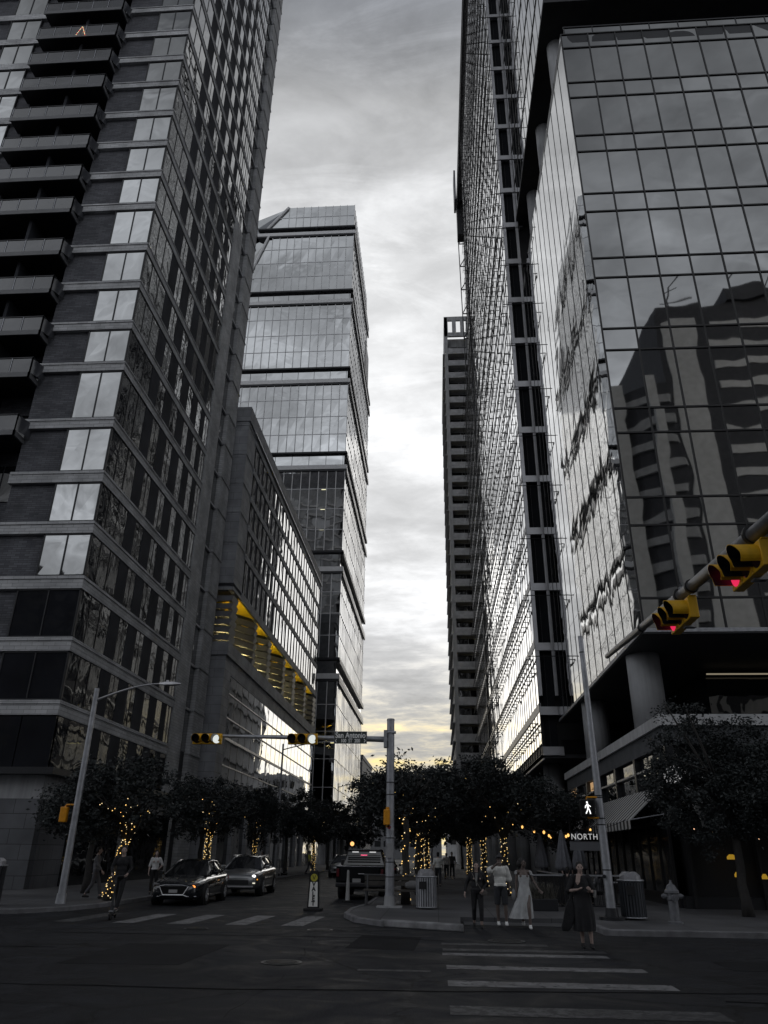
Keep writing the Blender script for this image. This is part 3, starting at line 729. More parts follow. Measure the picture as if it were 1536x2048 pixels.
    # ground floor shopfront
    b=MB(); b.box(X+.05,45,29.6,30,0,.5); b.box(X,X+.3,30,52,0,.5); b.build('plinth',DARK,T)
    for k in range(10): MB().box(X+.3+k*2.4,X+.42+k*2.4,29.5,29.8,0,2.9).build('shop_mullion',BLACK,T)
    SIGNW=emis('sign_white',(.9,.9,.92),.35)
    text('sign_letters','NORTH',.95,SIGNW,T,(1.9,-.75,4.65),(math.pi/2,0,0),.05,.95,1.25)
    b=MB(); b.cyl((7.75+.9,29.25,4.45),(7.75+.9,29.33,4.45),.32,n=24); o=b.build('round_emblem',SIGNW,T)
box_f()
def awning():
    AW=mat('striped_canvas',(.3,.3,.3),.85); t=AW.node_tree; p=t.nodes['Principled BSDF']
    tcn=[n for n in t.nodes if n.type=='TEX_COORD'][0]; s=N(t,'ShaderNodeSeparateXYZ'); lk(t,tcn.outputs['Object'],s.inputs[0])
    w=math_(t,'FRACT',math_(t,'MULTIPLY',math_(t,'ADD',s.outputs[1],s.outputs[0]) if False else s.outputs[1],1.7))
    lk(t,ramp(t,w,[(.0,.45),(.49,.45),(.5,.03),(1,.03)],'CONSTANT'),p.inputs['Base Color'])
    AWX=AW.copy(); AWX.name='striped_canvas_front'; t=AWX.node_tree
    s=[n for n in t.nodes if n.type=='SEPXYZ'][0]
    for l in list(s.outputs[1].links): 
        to=l.to_socket; t.links.remove(l); t.links.new(s.outputs[0],to)
    A=thing('awning','black and white striped awning over the restaurant windows facing the tree-lined walk','awning',(8.5,30.2,2.8),world=True)
    b=MB(); a,c=30.2,50
    b.loft([[(8.5,a,4.2),(7.15,a,3.0),(7.17,a,2.96),(8.53,a,4.14)],[(8.5,c,4.2),(7.15,c,3.0),(7.17,c,2.96),(8.53,c,4.14)]]); b.build('canopy',AW,A)
    b=MB(); n=60
    for i in range(n):
        u=a+(c-a)*i/n; v=a+(c-a)*(i+1)/n; d=.30; b.add([(7.14,u,3.0),(7.14,v,3.0),(7.14,v,3.0-d),(7.14,(u+v)/2,3.0-d-.05),(7.14,u,3.0-d)],[(0,1,2,3,4)])
    b.build('valance',AW,A)
    b=MB(); b.tube([(7.16,a,2.98),(7.16,c,2.98)],.025,6)
    for y in (a,36,43,c): b.tube([(8.5,y,3.2),(7.16,y,2.98)],.025,6)
    b.build('frame',STEEL,A)
    A=thing('awning','striped awning on the corner front, half hidden by the big right tree','awning',(8.9,29.4,2.8),world=True)
    b=MB(); b.loft([[(9.0,29.4,4.1),(9.0,28.0,2.95),(9.0,28.02,2.9),(9.0,29.42,4.05)],[(24,29.4,4.1),(24,28.0,2.95),(24,28.02,2.9),(24,29.42,4.05)]]); b.build('canopy',AWX,A)
    b=MB(); b.box(9,24,27.98,28.0,2.65,2.95); b.build('valance',AWX,A)
awning()
# ---------------------------------------------------------------- far and rear buildings
def simple_block(name,label,x0,x1,y0,y1,h,fl,wx,m,gm,faces,cat='building'):
    T=thing(name,label,cat,((x0+x1)/2,y0,0),world=True)
    MB().box(x0,x1,y0,y1,0,h).build('wall',m,T); MB().box(x0-.2,x1+.2,y0-.2,y1+.2,h,h+1).build('roof',m,T)
    sp=[]
    z=4
    while z<h-2:
        if 's' in faces or 'n' in faces:
            x=x0+1
            while x<x1-wx:
                for f in faces:
                    if f in 'sn': sp.append((f,x,z))
                x+=wx*1.5
        if 'w' in faces or 'e' in faces:
            y=y0+1
            while y<y1-wx:
                for f in faces:
                    if f in 'we': sp.append((f,y,z))
                y+=wx*1.5
        z+=fl
    def w(mb,s):
        f,u,z=s; h_=fl*.55
        if f=='s': mb.box(u,u+wx,y0-.06,y0+.05,z,z+h_)
        if f=='n': mb.box(u,u+wx,y1-.05,y1+.06,z,z+h_)
        if f=='w': mb.box(x0-.06,x0+.05,u,u+wx,z,z+h_)
        if f=='e': mb.box(x1-.05,x1+.06,u,u+wx,z,z+h_)
    many('window',sp,w,T,gm,lim=60)
    return T
simple_block('far_building','pale low block seen far off at the end of the tree-lined walk',2.3,14,205,225,19.5,3.3,1.8,CONC_L,G_D,'s')
simple_block('office_block','mid-height dark office block behind the viewer on the left, mirrored in the brick tower',-70,-8,-70,-34,41,3.6,2.2,mat('rear_wall',(.06,.062,.07),.8),G_D,'n')
def rear_tower():
    # the pale-banded tower behind the viewer that the mirror glass shows
    T=thing('curved_tower','tall apartment tower with pale window strips behind the viewer, seen mirrored in the glass block','apartment tower',(40,-20,0),world=True)
    DK=mat('rear_dark',(.10,.104,.12),.8); PL=mat('rear_pale',(.86,.87,.88),.5,var=.1)
    MB().box(30,60,-50,-20,0,68.5).build('wall',DK,T)
    MB().box(38.5,48,-30,-19.6,68.5,70.5).build('roof',DK,T)
    b=MB(); b.box(30.6,34.6,-20.1,-19.85,0,66)
    b.build('window_strip',PL,T)
    z=8
    while z<66:
        MB().box(36.5,44.5,-20.1,-19.88,z,z+1.1).build('window_band',PL,T)
        if z>14: 
            b=MB(); b.box(45.2,50.5,-20,-17.8,z,z+.3); b.build('balcony',BLACK,T)
        MB().box(51,54.5,-20.1,-19.88,z,z+1.6).build('window_band',PL,T)
        z+=3.15
    b=MB(); n=10
    for i in range(n): 
        a=i/n*math.pi/2
    pts=[(30,-20)]+[(30-7*math.sin(i/8*math.pi/2),-20-10*(1-math.cos(i/8*math.pi/2))) for i in range(1,9)]+[(23,-50),(30,-50)]
    MB().prism(pts,0,56).build('curved_wall',DK,T)
    z=3
    while z<56:
        b=MB(); q=[(30,-19.7)]+[(30-7.4*math.sin(i/8*math.pi/2),-19.7-10.2*(1-math.cos(i/8*math.pi/2))) for i in range(1,9)]
        b.loft([[(x,y,z),(x+.3,y-.3,z),(x+.3,y-.3,z+1),(x,y,z+1)] for x,y in q]); b.build('balcony_band',mat('rear_mid',(.62,.63,.65),.6),T); z+=3.15
    for k in range(22):
        b=MB(); b.box(30.6,34.6,-20.14,-20.08,3+k*3.15,3.12+k*3.15); b.build('strip_joint',DK,T)
    b=MB(); b.box(31.9,31.98,-20.14,-20.08,0,66); b.box(33.3,33.38,-20.14,-20.08,0,66); b.build('strip_mullion',DK,T)
    for cx in (33,41,46,47.5):
        b=MB(); b.tube([(cx,-22,68.5),(cx,-22,72.5),(cx+1.6,-22,75)],.10,5); b.tube([(cx-.6,-22,71.4),(cx+.9,-22,72.2)],.08,5); b.build('roof_davit',DK,T)
    for x0,x1 in ((23.3,25.2),(27.8,28.9)): MB().box(x0,x1,-19.9-(30-x1)*.6,-19.2-(30-x1)*.5,0,57).build('pale_fin',PL,T)
rear_tower()
simple_block('rear_block','plain block further back behind the viewer on the right',0,28,-95,-60,30,3.6,2.4,mat('rear_wall2',(.10,.10,.11),.8),G_D,'n')

# ================================================================ street furniture
K=.9314
def sz(zz): return 1.75+(zz-1.75)*K
# --- signal pole with mast arm, centre
def horiz_signal(t,cx,cy,cz,axis,face,lit,litm,label=None):
    """three sections in a row along axis; face = direction the lenses look"""
    A=Vector(axis); Fv=Vector(face); U=Vector((0,0,1))
    def P(a,f,u): return Vector((cx,cy,cz))+A*a+Fv*f+U*u
    h=thing('signal_head',None,None,(0,0,0)); h.parent=t
    h.empty_display_size=.1
    def obx(b,a0,a1,f0,f1,u0,u1,m=None):
        v=[P(a,f,u) for u in (u0,u1) for f in (f0,f1) for a in (a0,a1)]
        b.add(v,[(0,1,3,2),(4,6,7,5),(0,4,5,1),(1,5,7,3),(3,7,6,2),(2,6,4,0)],m)
    b=MB(); 
    for k in (-1,0,1): obx(b,k*.36-.175,k*.36+.175,-.09,.06,-.175,.175)
    obx(b,-.54,.54,-.085,.03,.176,.20)
    b.build('housing',SIGY,h,bevel=.015)
    b=MB(); obx(b,-.56,.56,-.12,-.095,-.22,.22); 
    for k in (-1,0,1):
        n=18; r0=.16; L=.33
        rings=[]
        for q in range(n+1):
            th=math.radians(-40+260*q/n); ca,sa=math.cos(th)*r0,math.sin(th)*r0
            rings.append([P(k*.36+ca,.06,sa),P(k*.36+ca,.06+L*(.75+.25*max(0,math.sin(th))),sa),P(k*.36+ca*.95,.06+L*(.75+.25*max(0,math.sin(th))),sa*.95),P(k*.36+ca*.95,.06,sa*.95)])
        v=MB(); v.loft(rings,SIGY); vis=v.build('visor',None,h)
        inner=MB(); inner.loft([[r_[2],r_[3]] for r_ in rings],closed=False,cap=False); 
        inner=MB()
        for q in range(n):
            a,c=rings[q],rings[q+1]; 
            sc_=.99; inner.quad(*[P(k*.36,0,0)+( p-P(k*.36,0,0))*1 for p in (a[3],c[3],c[2],a[2])])
        for i_,p in enumerate(inner.v):
            cc=P(k*.36,0,0); d=Vector(p)-cc; al=d.dot(Fv); rad=d-Fv*al; inner.v[i_]=tuple(cc+Fv*al+rad*.97)
        inner.build('visor_lining',BLACK,vis)
        l=MB(); c0=P(k*.36,.06,0); c1=P(k*.36,.075,0); l.cyl(c0,c1,.15,.13,n=20)
        l.build('lens',litm if k==lit else mat('dark_lens',(.03,.012,.010) if k!=lit else (1,1,1),.25),h)
    return h
def ped_signal(parent,x,y,z,face,walk):
    h=thing('pedestrian_signal',None,None,(x,y,z),math.atan2(face[0],-face[1])); h.parent=parent
    b=MB(); b.box(-.21,.21,-.1,.12,-.235,.235); b.build('housing',BLACK if walk else SIGO,h,bevel=.02)
    b=MB(); 
    for k in range(13): b.box(-.19,.19,-.13,-.1,-.2+k*.033,-.194+k*.033)
    b.build('visor_grid',BLACK,h)
    if walk:
        wm=emis('walk_white',(1,1,1),1.3); b=MB(); yy=-.135
        b.ell((-.02,yy,.15),(.026,.006,.028))
        b.tube([(-.02,yy,.11),(-.005,yy,.0)],[.032,.028],8)
        b.tube([(-.02,yy,.09),(-.075,yy,.045),(-.085,yy,-.01)],.013,6); b.tube([(-.01,yy,.09),(.045,yy,.05),(.075,yy,.03)],.013,6)
        b.tube([(-.01,yy,0),(-.03,yy,-.08),(-.075,yy,-.16)],.017,6); b.tube([(.0,yy,0),(.035,yy,-.08),(.055,yy,-.17)],.017,6)
        b.build('walking_figure',wm,h)
    b=MB(); b.tube([(.0,.02,.235),(.0,.02,.30),(.42,.05,.30)],.025,6); b.tube([(.0,.02,-.235),(.0,.02,-.27),(.42,.05,-.27)],.025,6); b.build('bracket',SIGO,h)
    return h
def centre_pole():
    x,y=-1.625,27.78; T=thing('traffic_signal_pole','grey corner pole with a long arm carrying two signal heads and a street name sign','traffic signal',(x,y,.12))
    H=6.07
    b=MB(); b.tube([(0,0,.03),(0,0,H)],[.155,.135],20); b.cyl((0,0,H),(0,0,H+.05),.15,.13,20); b.build('pole',STEEL,T,smooth=False)
    b=MB(); b.box(-.42,.42,-.3,.3,0,.05); b.cyl((0,0,.05),(0,0,.35),.2,.17,16); b.build('base',CONC,T)
    az=sz(5.80)-.12
    b=MB(); b.tube([(0,0,az-.02),(-.6,0,az),(-7.4,0,az+.12)],[.105,.10,.05],14); b.build('mast_arm',STEEL,T,smooth=True)
    b=MB(); b.box(-.24,-.12,-.16,.16,az-.3,az+.3); b.cyl((-.2,-.1,az+.22),(.2,-.1,az+.22),.05,n=10); b.build('arm_clamp',STEEL,T)
    lm=emis('lit_lens',(.95,1,.97),.75)
    for cx in (-8.93*K+1.625,-5.15*K+1.625):
        horiz_signal(T,cx,-.25,az-.05,(1,0,0),(0,-1,0),1,lm)
    s=thing('street_sign',None,None,(-3.30*K+1.625,-.16,az+.03)); s.parent=T
    MB().box(-.60,.60,-.02,.02,-.215,.215).build('sign_panel',mat('sign_face',(.045,.055,.052),.45),s,bevel=.01)
    b=MB(); b.box(-.60,.60,-.026,-.02,.200,.212); b.box(-.60,.60,-.026,-.02,-.212,-.2); b.box(-.6,-.588,-.026,-.02,-.212,.212); b.box(.588,.6,-.026,-.02,-.212,.212); b.build('sign_border',ALU,s)
    sw=mat('sign_white_letter',(.95,.95,.93),.4,var=.05)
    text('sign_text','San Antonio',.27,sw,s,(0,-.03,.07),ext=.004,sx=.82,bold=.007)
    text('sign_text','100  ST  200',.17,sw,s,(0,-.03,-.12),ext=.004,sx=.80,bold=.005)
    for sg in (-1,1):
        b=MB(); b.tube([(sg*.50,-.03,-.055),(sg*.545,-.03,-.115),(sg*.50,-.03,-.175)],.014,5); b.build('sign_arrow',sw,s)
    b=MB(); b.box(-.05,.05,-.06,.16,-.05,.02); b.build('sign_bracket',STEEL,s)
    h=thing('pedestrian_signal',None,None,(-.08,-.2,sz(2.97)-.12)); h.parent=T
    b=MB(); b.box(-.13,.09,-.12,.1,-.25,.25); b.build('housing',SIGO,h,bevel=.03); b=MB(); b.cyl((0,0,.25),(.0,.0,.33),.06,n=10); b.box(-.05,.08,0,.2,-.32,-.26); b.build('bracket',SIGO,h)
    b=MB(); b.cyl((-.02,-.16,sz(2.63)-.12),(-.02,-.2,sz(2.63)-.12),.06,n=12); b.build('push_button',mat('button_red',(.25,.03,.03),.5),T)
    b=MB(); b.box(-.11,.11,-.19,-.165,1.5,1.95); b.build('notice_plate',mat('notice',(.3,.3,.31),.6),T)
    b=MB()
    for z in (.9,1.35,2.1,3.5,3.9): b.cyl((0,0,z),(0,0,z+.03),.158,n=20)
    b.build('strap',DARK,T)
centre_pole()
def right_arm():
    x=4.2; T=thing('signal_mast_arm','long grey signal arm reaching in from the right with two yellow signal heads showing red','traffic signal',(x+.25,-2.2,0))
    ax=-.25
    b=MB(); b.tube([(0,0,0),(0,0,6.2)],[.2,.17],20); b.build('pole',STEEL,T)
    b=MB(); b.tube([(0,0,5.0),(ax*.5,2,5.15),(ax,11,5.56),(ax,20.3,6.16)],[.15,.135,.105,.058],18); b.build('mast_arm',mat('arm_steel',(.15,.155,.17),.45,.5,var=.25,vs=4,streak=.3),T,smooth=True)
    for yy,zz,r in ((14.5,5.80,.115),(11.4,5.60,.135),(13.9,5.75,.115),(10.4,5.55,.135),(17,5.95,.09)): MB().tube([(ax,yy,zz),(ax,yy+.06,zz)],r,14).build('cable_clamp',BLACK,T)
    red=emis('red_lens',(1,.03,.12),.75)
    for yy,zz in ((14.5,5.42),(11.65,5.24)):
        horiz_signal(T,ax-.02,yy,zz,(0,1,0),(-1,0,0),1,red)
        b=MB(); b.box(ax-.02,ax+.16,yy-.06,yy+.06,zz-.2,zz+.5); b.cyl((ax+.1,yy,zz-.2),(ax+.1,yy,zz+.45),.03,n=8); b.build('bracket',STEEL,T)
right_arm()
def lamp_arm(T,H,dx,dz,lit=None):
    b=MB(); pts=[(0,0,H-.45)]
    for i in range(1,9): u=i/8; pts.append((dx*u,0,H-.45+dz*math.sin(u*math.pi/2)))
    b.tube(pts,[.045-.018*i/8 for i in range(9)],8); b.build('lamp_arm',ALU,T,smooth=True)
    ex,ez=pts[-1][0],pts[-1][2]; s=1 if dx>0 else -1
    b=MB(); b.loft([[(ex+s*u,-w,ez-h),(ex+s*u,w,ez-h),(ex+s*u,w*.7,ez+h),(ex+s*u,-w*.7,ez+h)] for u,w,h in ((-.1,.05,.03),(.15,.13,.06),(.45,.15,.06),(.72,.05,.02))])
    b.cyl((ex+s*.2,0,ez+.05),(ex+s*.2,0,ez+.13),.05,n=10); lh=b.build('lamp_head',ALU,T,bevel=.01)
    if lit: MB().box(ex+s*.15,ex+s*.5,-.08,.08,ez-.075,ez-.062).build('lamp_lens',lit,lh)
def left_lamp():
    T=thing('street_lamp','pale grey street lamp with a curved arm on the left corner by the brick tower','street lamp',(-12.57,27.05,.12))
    H=sz(7.63)-.12; b=MB(); b.tube([(0,0,0),(0,0,H)],[.125,.085],16); b.cyl((0,0,0),(0,0,.3),.17,.15,16); b.build('pole',STEEL,T)
    lamp_arm(T,H,2.45,.62)
    h=thing('pedestrian_signal',None,None,(-.42,0,sz(3.0)-.12)); h.parent=T
    b=MB(); b.box(-.12,.12,-.1,.12,-.3,.2); b.build('housing',SIGO,h,bevel=.03)
    b=MB(); b.tube([(0,0,.2),(.05,0,.27),(.4,0,.27)],.03,6); b.build('bracket',SIGO,h)
left_lamp()
def right_pole():
    T=thing('signal_pole','bare leaning-looking grey pole at the right corner carrying a white walking-man signal','signal pole',(4.88,24.05,.12))
    H=sz(8.76)-.12; b=MB(); b.tube([(0,0,0),(-.09,0,H)],[.135,.075],18); b.build('pole',STEEL,T,smooth=False)
    b=MB(); b.cyl((0,0,0),(0,0,.08),.36,n=20); b.cyl((0,0,.08),(0,0,.3),.19,.16,16); b.build('base',DARK,T)
    ped_signal(T,-.42,-.12,2.92,(0,-1),True)
    b=MB()
    for z in (1.25,2.45,2.62,3.2,3.25,7.6): b.cyl((-.012*z,0,z),(-.012*z,0,z+.035),.137-.007*z,n=18)
    b.cyl((-.12,-.08,1.1),(-.14,-.16,1.1),.05,n=10); b.build('strap',DARK,T)
right_pole()
def far_lamp(x,y,H,dx,label):
    T=thing('street_lamp',label,'street lamp',(x,y,.12)); b=MB(); b.tube([(0,0,0),(0,0,H)],[.1,.07],12); b.build('pole',STEEL,T); lamp_arm(T,H,dx,.6,emis('lamp_glow',(1,.9,.45),1.5)); return T
far_lamp(-12.0,60,9.4,3.6,'thin street lamp further down the left walk in front of the grey mid-rise')
far_lamp(-12.0,96,9.4,3.6,'most distant street lamp on the left, beside the glass tower')
# --- valet stand sign
def valet():
    T=thing('valet_sign','upright white VALET sign on a black base standing in the road by the kerb corner','sign',(-4.13,27.45,.0))
    MB().box(-.30,.30,-.2,.2,0,.09).build('base',RUB,T,bevel=.02)
    b=MB(); b.loft([[(-w,-.07,z),(w,-.07,z),(w,.07,z),(-w,.07,z)] for z,w in ((.09,.20),(1.16,.155))]); b.build('frame',BLACK,T)
    b=MB(); b.loft([[(-w,-.085,z),(w,-.085,z),(w,-.07,z),(-w,-.07,z)] for z,w in ((.13,.15),(.86,.12))]); b.build('sign_face',mat('valet_white',(.85,.85,.82),.5,var=.08,vs=6),T)
    b=MB(); b.cyl((0,-.078,.99),(0,-.09,.99),.115,n=20); b.build('badge',mat('badge_yellow',(.55,.50,.06),.5),T)
    text('badge_letter','V',.2,BLACK,T,(0,-.095,.985),ext=.003)
    for i,ch in enumerate('VALET'): text('sign_letter',ch,.175,BLACK,T,(0,-.09,.79-i*.142),ext=.003,bold=.008)
    b=MB(); b.box(-.12,.12,-.05,.05,1.16,1.2); b.tube([(-.09,0,1.2),(0,0,1.26),(.09,0,1.2)],.015,6); b.build('handle',BLACK,T)
valet()
def cone():
    T=thing('traffic_post','slim pale traffic delineator on a black rubber foot behind the dark pickup','traffic cone',(-3.53,32.3,0))
    b=MB(); b.loft([[(r*math.cos(a*math.pi/3),r*math.sin(a*math.pi/3),z) for a in range(6)] for r,z in ((.22,0),(.22,.06),(.12,.08))]); b.build('foot',RUB,T)
    b=MB(); b.tube([(0,0,.08),(0,0,1.08)],[.085,.045],14); b.cyl((0,0,1.08),(0,0,1.14),.045,.03,14); b.build('post',mat('post_white',(.42,.42,.42),.6),T)
cone()
def bin_(x,y,label,h=.95,r=.33,bag=True,m=None):
    T=thing('litter_bin',label,'litter bin',(x,y,.12))
    b=MB(); n=26
    MB().cyl((0,0,.05),(0,0,h-.05),r-.04,n=24,m=None).build('liner',BLACK,T)
    for i in range(n):
        a=2*math.pi*i/n; c,s=math.cos(a),math.sin(a)
        q=[(c*r-s*.026,s*r+c*.026),(c*(r+.012)-s*.026,s*(r+.012)+c*.026),(c*(r+.012)+s*.026,s*(r+.012)-c*.026),(c*r+s*.026,s*r-c*.026)]
        b.prism(q,.06,h)
    b.build('slats',m or STEEL,T)
    b=MB(); b.tube([((r+.02)*math.cos(a*math.pi/12),(r+.02)*math.sin(a*math.pi/12),h) for a in range(25)],.022,8,cap=False); b.tube([((r)*math.cos(a*math.pi/12),(r)*math.sin(a*math.pi/12),.06) for a in range(25)],.02,8,cap=False); b.build('rim',STEEL,T)
    if bag:
        b=MB(); b.loft([[ (rr*math.cos(a*math.pi/8),rr*math.sin(a*math.pi/8),z+.03*math.sin(a*2.1)) for a in range(16)] for rr,z in ((r-.03,h-.02),(r-.05,h+.12),(r*.6,h+.2),(r*.2,h+.2))]); b.build('lid',mat('bin_lid',(.30,.30,.32),.4,.2),T)
        MB().box(-.22,.02,-r-.03,-r-.012,h-.36,h-.14).build('plate',BLACK,T)
    return T
bin_(-.39,27.35,'ribbed metal litter bin with a domed lid beside the central signal pole')
bin_(5.55,24.3,'dark ribbed litter bin right behind the leaning right pole',1.0,.34,True,mat('bin_dark',(.05,.055,.065),.5,.3))
bin_(-14.2,25.4,'squat dark litter bin at the far left edge of the corner',1.15,.38,True,mat('bin_dark2',(.04,.042,.05),.5,.2))
def hydrant():
    T=thing('fire_hydrant','pale old fire hydrant on the right kerb in front of the dark restaurant','fire hydrant',(6.35,23.1,.12))
    M=mat('hydrant_paint',(.15,.155,.17),.55,.1,var=.25,vs=8,bump=.3)
    def lathe(b,pr,n=20): b.loft([[(r*math.cos(2*math.pi*k/n),r*math.sin(2*math.pi*k/n),z) for k in range(n)] for r,z in pr])
    b=MB(); lathe(b,[(.20,0),(.20,.05),(.13,.07),(.13,.55),(.16,.58),(.16,.64),(.13,.66),(.125,.74)]); b.build('barrel',M,T,smooth=False)
    b=MB(); lathe(b,[(.19,.74),(.19,.79),(.15,.83),(.11,.92),(.05,.96),(.03,1.0),(.03,1.05)]); b.build('bonnet',M,T)
    for s in (-1,1):
        b=MB(); b.cyl((s*.12,0,.66),(s*.25,0,.66),.065,n=14); b.cyl((s*.25,0,.66),(s*.29,0,.66),.045,n=6); b.build('outlet',M,T)
    b=MB(); b.cyl((0,-.12,.62),(0,-.26,.62),.085,n=16); b.cyl((0,-.26,.62),(0,-.3,.62),.04,n=6); b.build('outlet',M,T)
hydrant()
def bench():
    T=thing('wooden_bench','dark slatted bench with steel legs behind the central signal pole','bench',(-1.45,28.9,.12))
    WD=mat('dark_timber',(.06,.055,.05),.7,var=.3)
    for k in range(4): MB().box(-1.15,1.15,-.32+k*.17,-.18+k*.17,.44,.49).build('seat_slat',WD,T)
    for k in range(2): MB().box(-1.15,1.15,.36,.40,.60+k*.17,.74+k*.17).build('back_slat',WD,T)
    for sx in (-1.05,1.05):
        for sy in (-.28,.34):
            MB().box(sx-.025,sx+.025,sy-.02,sy+.02,0,.44 if sy<0 else .92).build('leg',mat('bench_metal',(.11,.112,.12),.5,.3),T)
    MB().box(-1.2,1.2,.33,.42,.92,.96).build('top_rail',mat('bench_metal',(.11,.112,.12),.5,.3),T)
    single(MB().ell((0,0,.15),(.3,.2,.15),14,8),'bag','' and None or mat('bag_cloth',(.16,.16,.165),.9,bump=.6,bs=8),'crumpled pale bag lying on the bench behind the signal pole','bag',(-.8,28.85,.61)) if False else None
    b=MB(); b.ell((0,0,.14),(.32,.18,.15),16,9)
    o=b.build('bag',mat('bag_cloth',(.16,.16,.165),.9,bump=.8,bs=6),None,smooth=True); o.location=(-.85,28.85,.61); tag(o,'crumpled pale bag lying on the bench behind the signal pole','bag')
bench()

# ================================================================ trees with light strings
BULBW=emis('pale_bulb',(1,.78,.42),1.5)
def tree(x,y,H,r,zc,rz,label,seed,lean=(0,0),ncl=190,leaves=58,light=0,lightlab=None,group='street trees',ls=1.0,asym=(0,0)):
    rz*=1.22; r*=1.06; zc+=.05; ncl=int(ncl*1.3)
    q=random.Random(seed); T=thing('street_tree',label,'tree',(x,y,.12),0,group)
    # trunk and limbs
    b=MB(); zt=max(1.7,zc-rz*.75); pts=[(0,0,0)]
    for i in range(1,6): pts.append((lean[0]*i/5+q.uniform(-.05,.05),lean[1]*i/5+q.uniform(-.05,.05),zt*i/5))
    b.tube(pts,[.19,.15,.135,.125,.12,.11],10); limbs=[]
    for k in range(6):
        a=2*math.pi*k/6+q.uniform(-.4,.4); rr=r*q.uniform(.55,.85); z1=zc+q.uniform(-.2,.75)*rz
        c=pts[-1]; m1=(c[0]+rr*.35*math.cos(a),c[1]+rr*.35*math.sin(a),zt+(z1-zt)*.5)
        e=(asym[0]*.5+rr*math.cos(a),asym[1]*.5+rr*math.sin(a),z1)
        b.tube([(c[0],c[1],c[2]-.1),m1,e],[.085,.055,.02],6); limbs.append((c,m1,e))
        for w in range(2):
            a2=a+q.uniform(-1,1); e2=(m1[0]+rr*.5*math.cos(a2),m1[1]+rr*.5*math.sin(a2),m1[2]+q.uniform(.2,.9)); b.tube([m1,e2],[.04,.012],5)
    b.build('trunk',BARK,T,smooth=True)
    b=MB(); cl=[]
    lobes=[(q.uniform(-.6,.6)*r,q.uniform(-.6,.6)*r,q.uniform(-.45,.5)*rz,q.uniform(.42,.68)) for _ in range(9)]
    while len(cl)<ncl:
        lb=q.choice(lobes); v=Vector((q.gauss(0,1),q.gauss(0,1),q.gauss(0,1))).normalized()*(q.random()**.33)*lb[3]
        p=Vector((lb[0]+v.x*r,lb[1]+v.y*r,lb[2]+v.z*rz*.95))
        if (p.x/r)**2+(p.y/r)**2+(p.z/rz)**2<1.15: cl.append((p.x+asym[0],p.y+asym[1],zc+p.z,q.uniform(.16,.42)))
    for (cx,cy,cz,cr) in cl:
        pale=q.random()<.22
        for _ in range(leaves):
            p=Vector((q.gauss(0,.5)*cr+cx,q.gauss(0,.5)*cr+cy,q.gauss(0,.42)*cr+cz))
            d=Vector((q.gauss(0,1),q.gauss(0,1),q.gauss(0,.6))).normalized(); w=d.cross(Vector((q.gauss(0,1),q.gauss(0,1),q.gauss(0,1)))).normalized()
            L=q.uniform(.055,.10)*ls; s_=L*q.uniform(.38,.55)
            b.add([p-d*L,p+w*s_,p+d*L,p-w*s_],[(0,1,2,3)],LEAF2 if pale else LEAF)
    me=b.build('crown',None,T)
    if light:
        g_=thing('string_lights',lightlab,'string lights',(x,y,.12),0,'light strings on the trunks')
        w=MB(); L=MB(); n=int(light*(.8 if x<-9 else .32)); wp=[]
        def bulb(p,br=.021):
            r_=br*q.uniform(.7,1.25); L.add([(p[0]-r_,p[1],p[2]),(p[0]+r_,p[1],p[2]),(p[0],p[1]-r_,p[2]),(p[0],p[1]+r_,p[2]),(p[0],p[1],p[2]-r_),(p[0],p[1],p[2]+r_)],
              [(0,2,5),(2,1,5),(1,3,5),(3,0,5),(2,0,4),(1,2,4),(3,1,4),(0,3,4)],BULB if q.random()<.6 else BULBW)
        for i in range(n):
            u=i/n; z=.1+(zt-.1)*u; a=i*1.05+q.uniform(-.7,.7); rr=.20-.06*u; k=min(4,int(u*5)); f=u*5-k
            cx=pts[k][0]*(1-f)+pts[k+1][0]*f; cy=pts[k][1]*(1-f)+pts[k+1][1]*f
            p=(cx+rr*math.cos(a)+q.uniform(-.02,.02),cy+rr*math.sin(a),z+q.uniform(-.04,.04)); wp.append(p); bulb(p)
        for (c,m1,e) in limbs:
            for i in range(int(n*.11)):
                u=i/(n*.11); A,B_=(Vector(c).lerp(Vector(m1),u*2),0) if u<.5 else (Vector(m1).lerp(Vector(e),(u-.5)*2),0)
                bulb(A+Vector((q.gauss(0,.07),q.gauss(0,.07),q.gauss(0,.08))))
        w.tube(wp,.006,4); w.build('wire',BLACK,g_); L.build('bulbs',BULB,g_)['kind']='stuff'
    return T
TL='light strings wound round '
tree(-11.75,28.9,5,1.9,3.2,1.35,'nearest street tree on the left walk with a leaning lit trunk beside the street lamp',11,lean=(.35,.1),light=150,lightlab=TL+'the nearest left tree beside the scooter',ncl=150)
tree(-14.6,33.5,5,2.2,3.4,1.3,'dark unlit tree against the brick tower shopfront, behind the nearest lit tree',12,ncl=150)
tree(-11.8,41.2,5,2.2,3.7,1.45,'second lit street tree on the left, rising right behind the dark sedan',13,light=170,lightlab=TL+'the left tree behind the sedan roof',ncl=170)
tree(-13.9,47,5,2.2,3.9,1.5,'unlit street tree on the left between the sedan tree and the silver car tree',14,ncl=150)
tree(-12.1,53,5,2.1,3.8,1.6,'third lit street tree on the left, above the silver crossover',15,light=90,lightlab=TL+'the left tree above the silver crossover',ncl=150)
tree(-12.0,64,6,2.6,4.6,1.9,'fourth street tree on the left before the hotel podium',16,ncl=170,ls=1.2)
tree(-11.2,73,6,2.5,4.3,1.8,'fifth street tree on the left with sparse lights under the glass tower soffit',17,light=120,lightlab=TL+'the far left tree near the valet sign',ncl=170,ls=1.3)
tree(-11.6,86,6,2.9,4.8,2.1,'distant street tree on the left just below the glass tower soffit',18,ncl=170,ls=1.4)
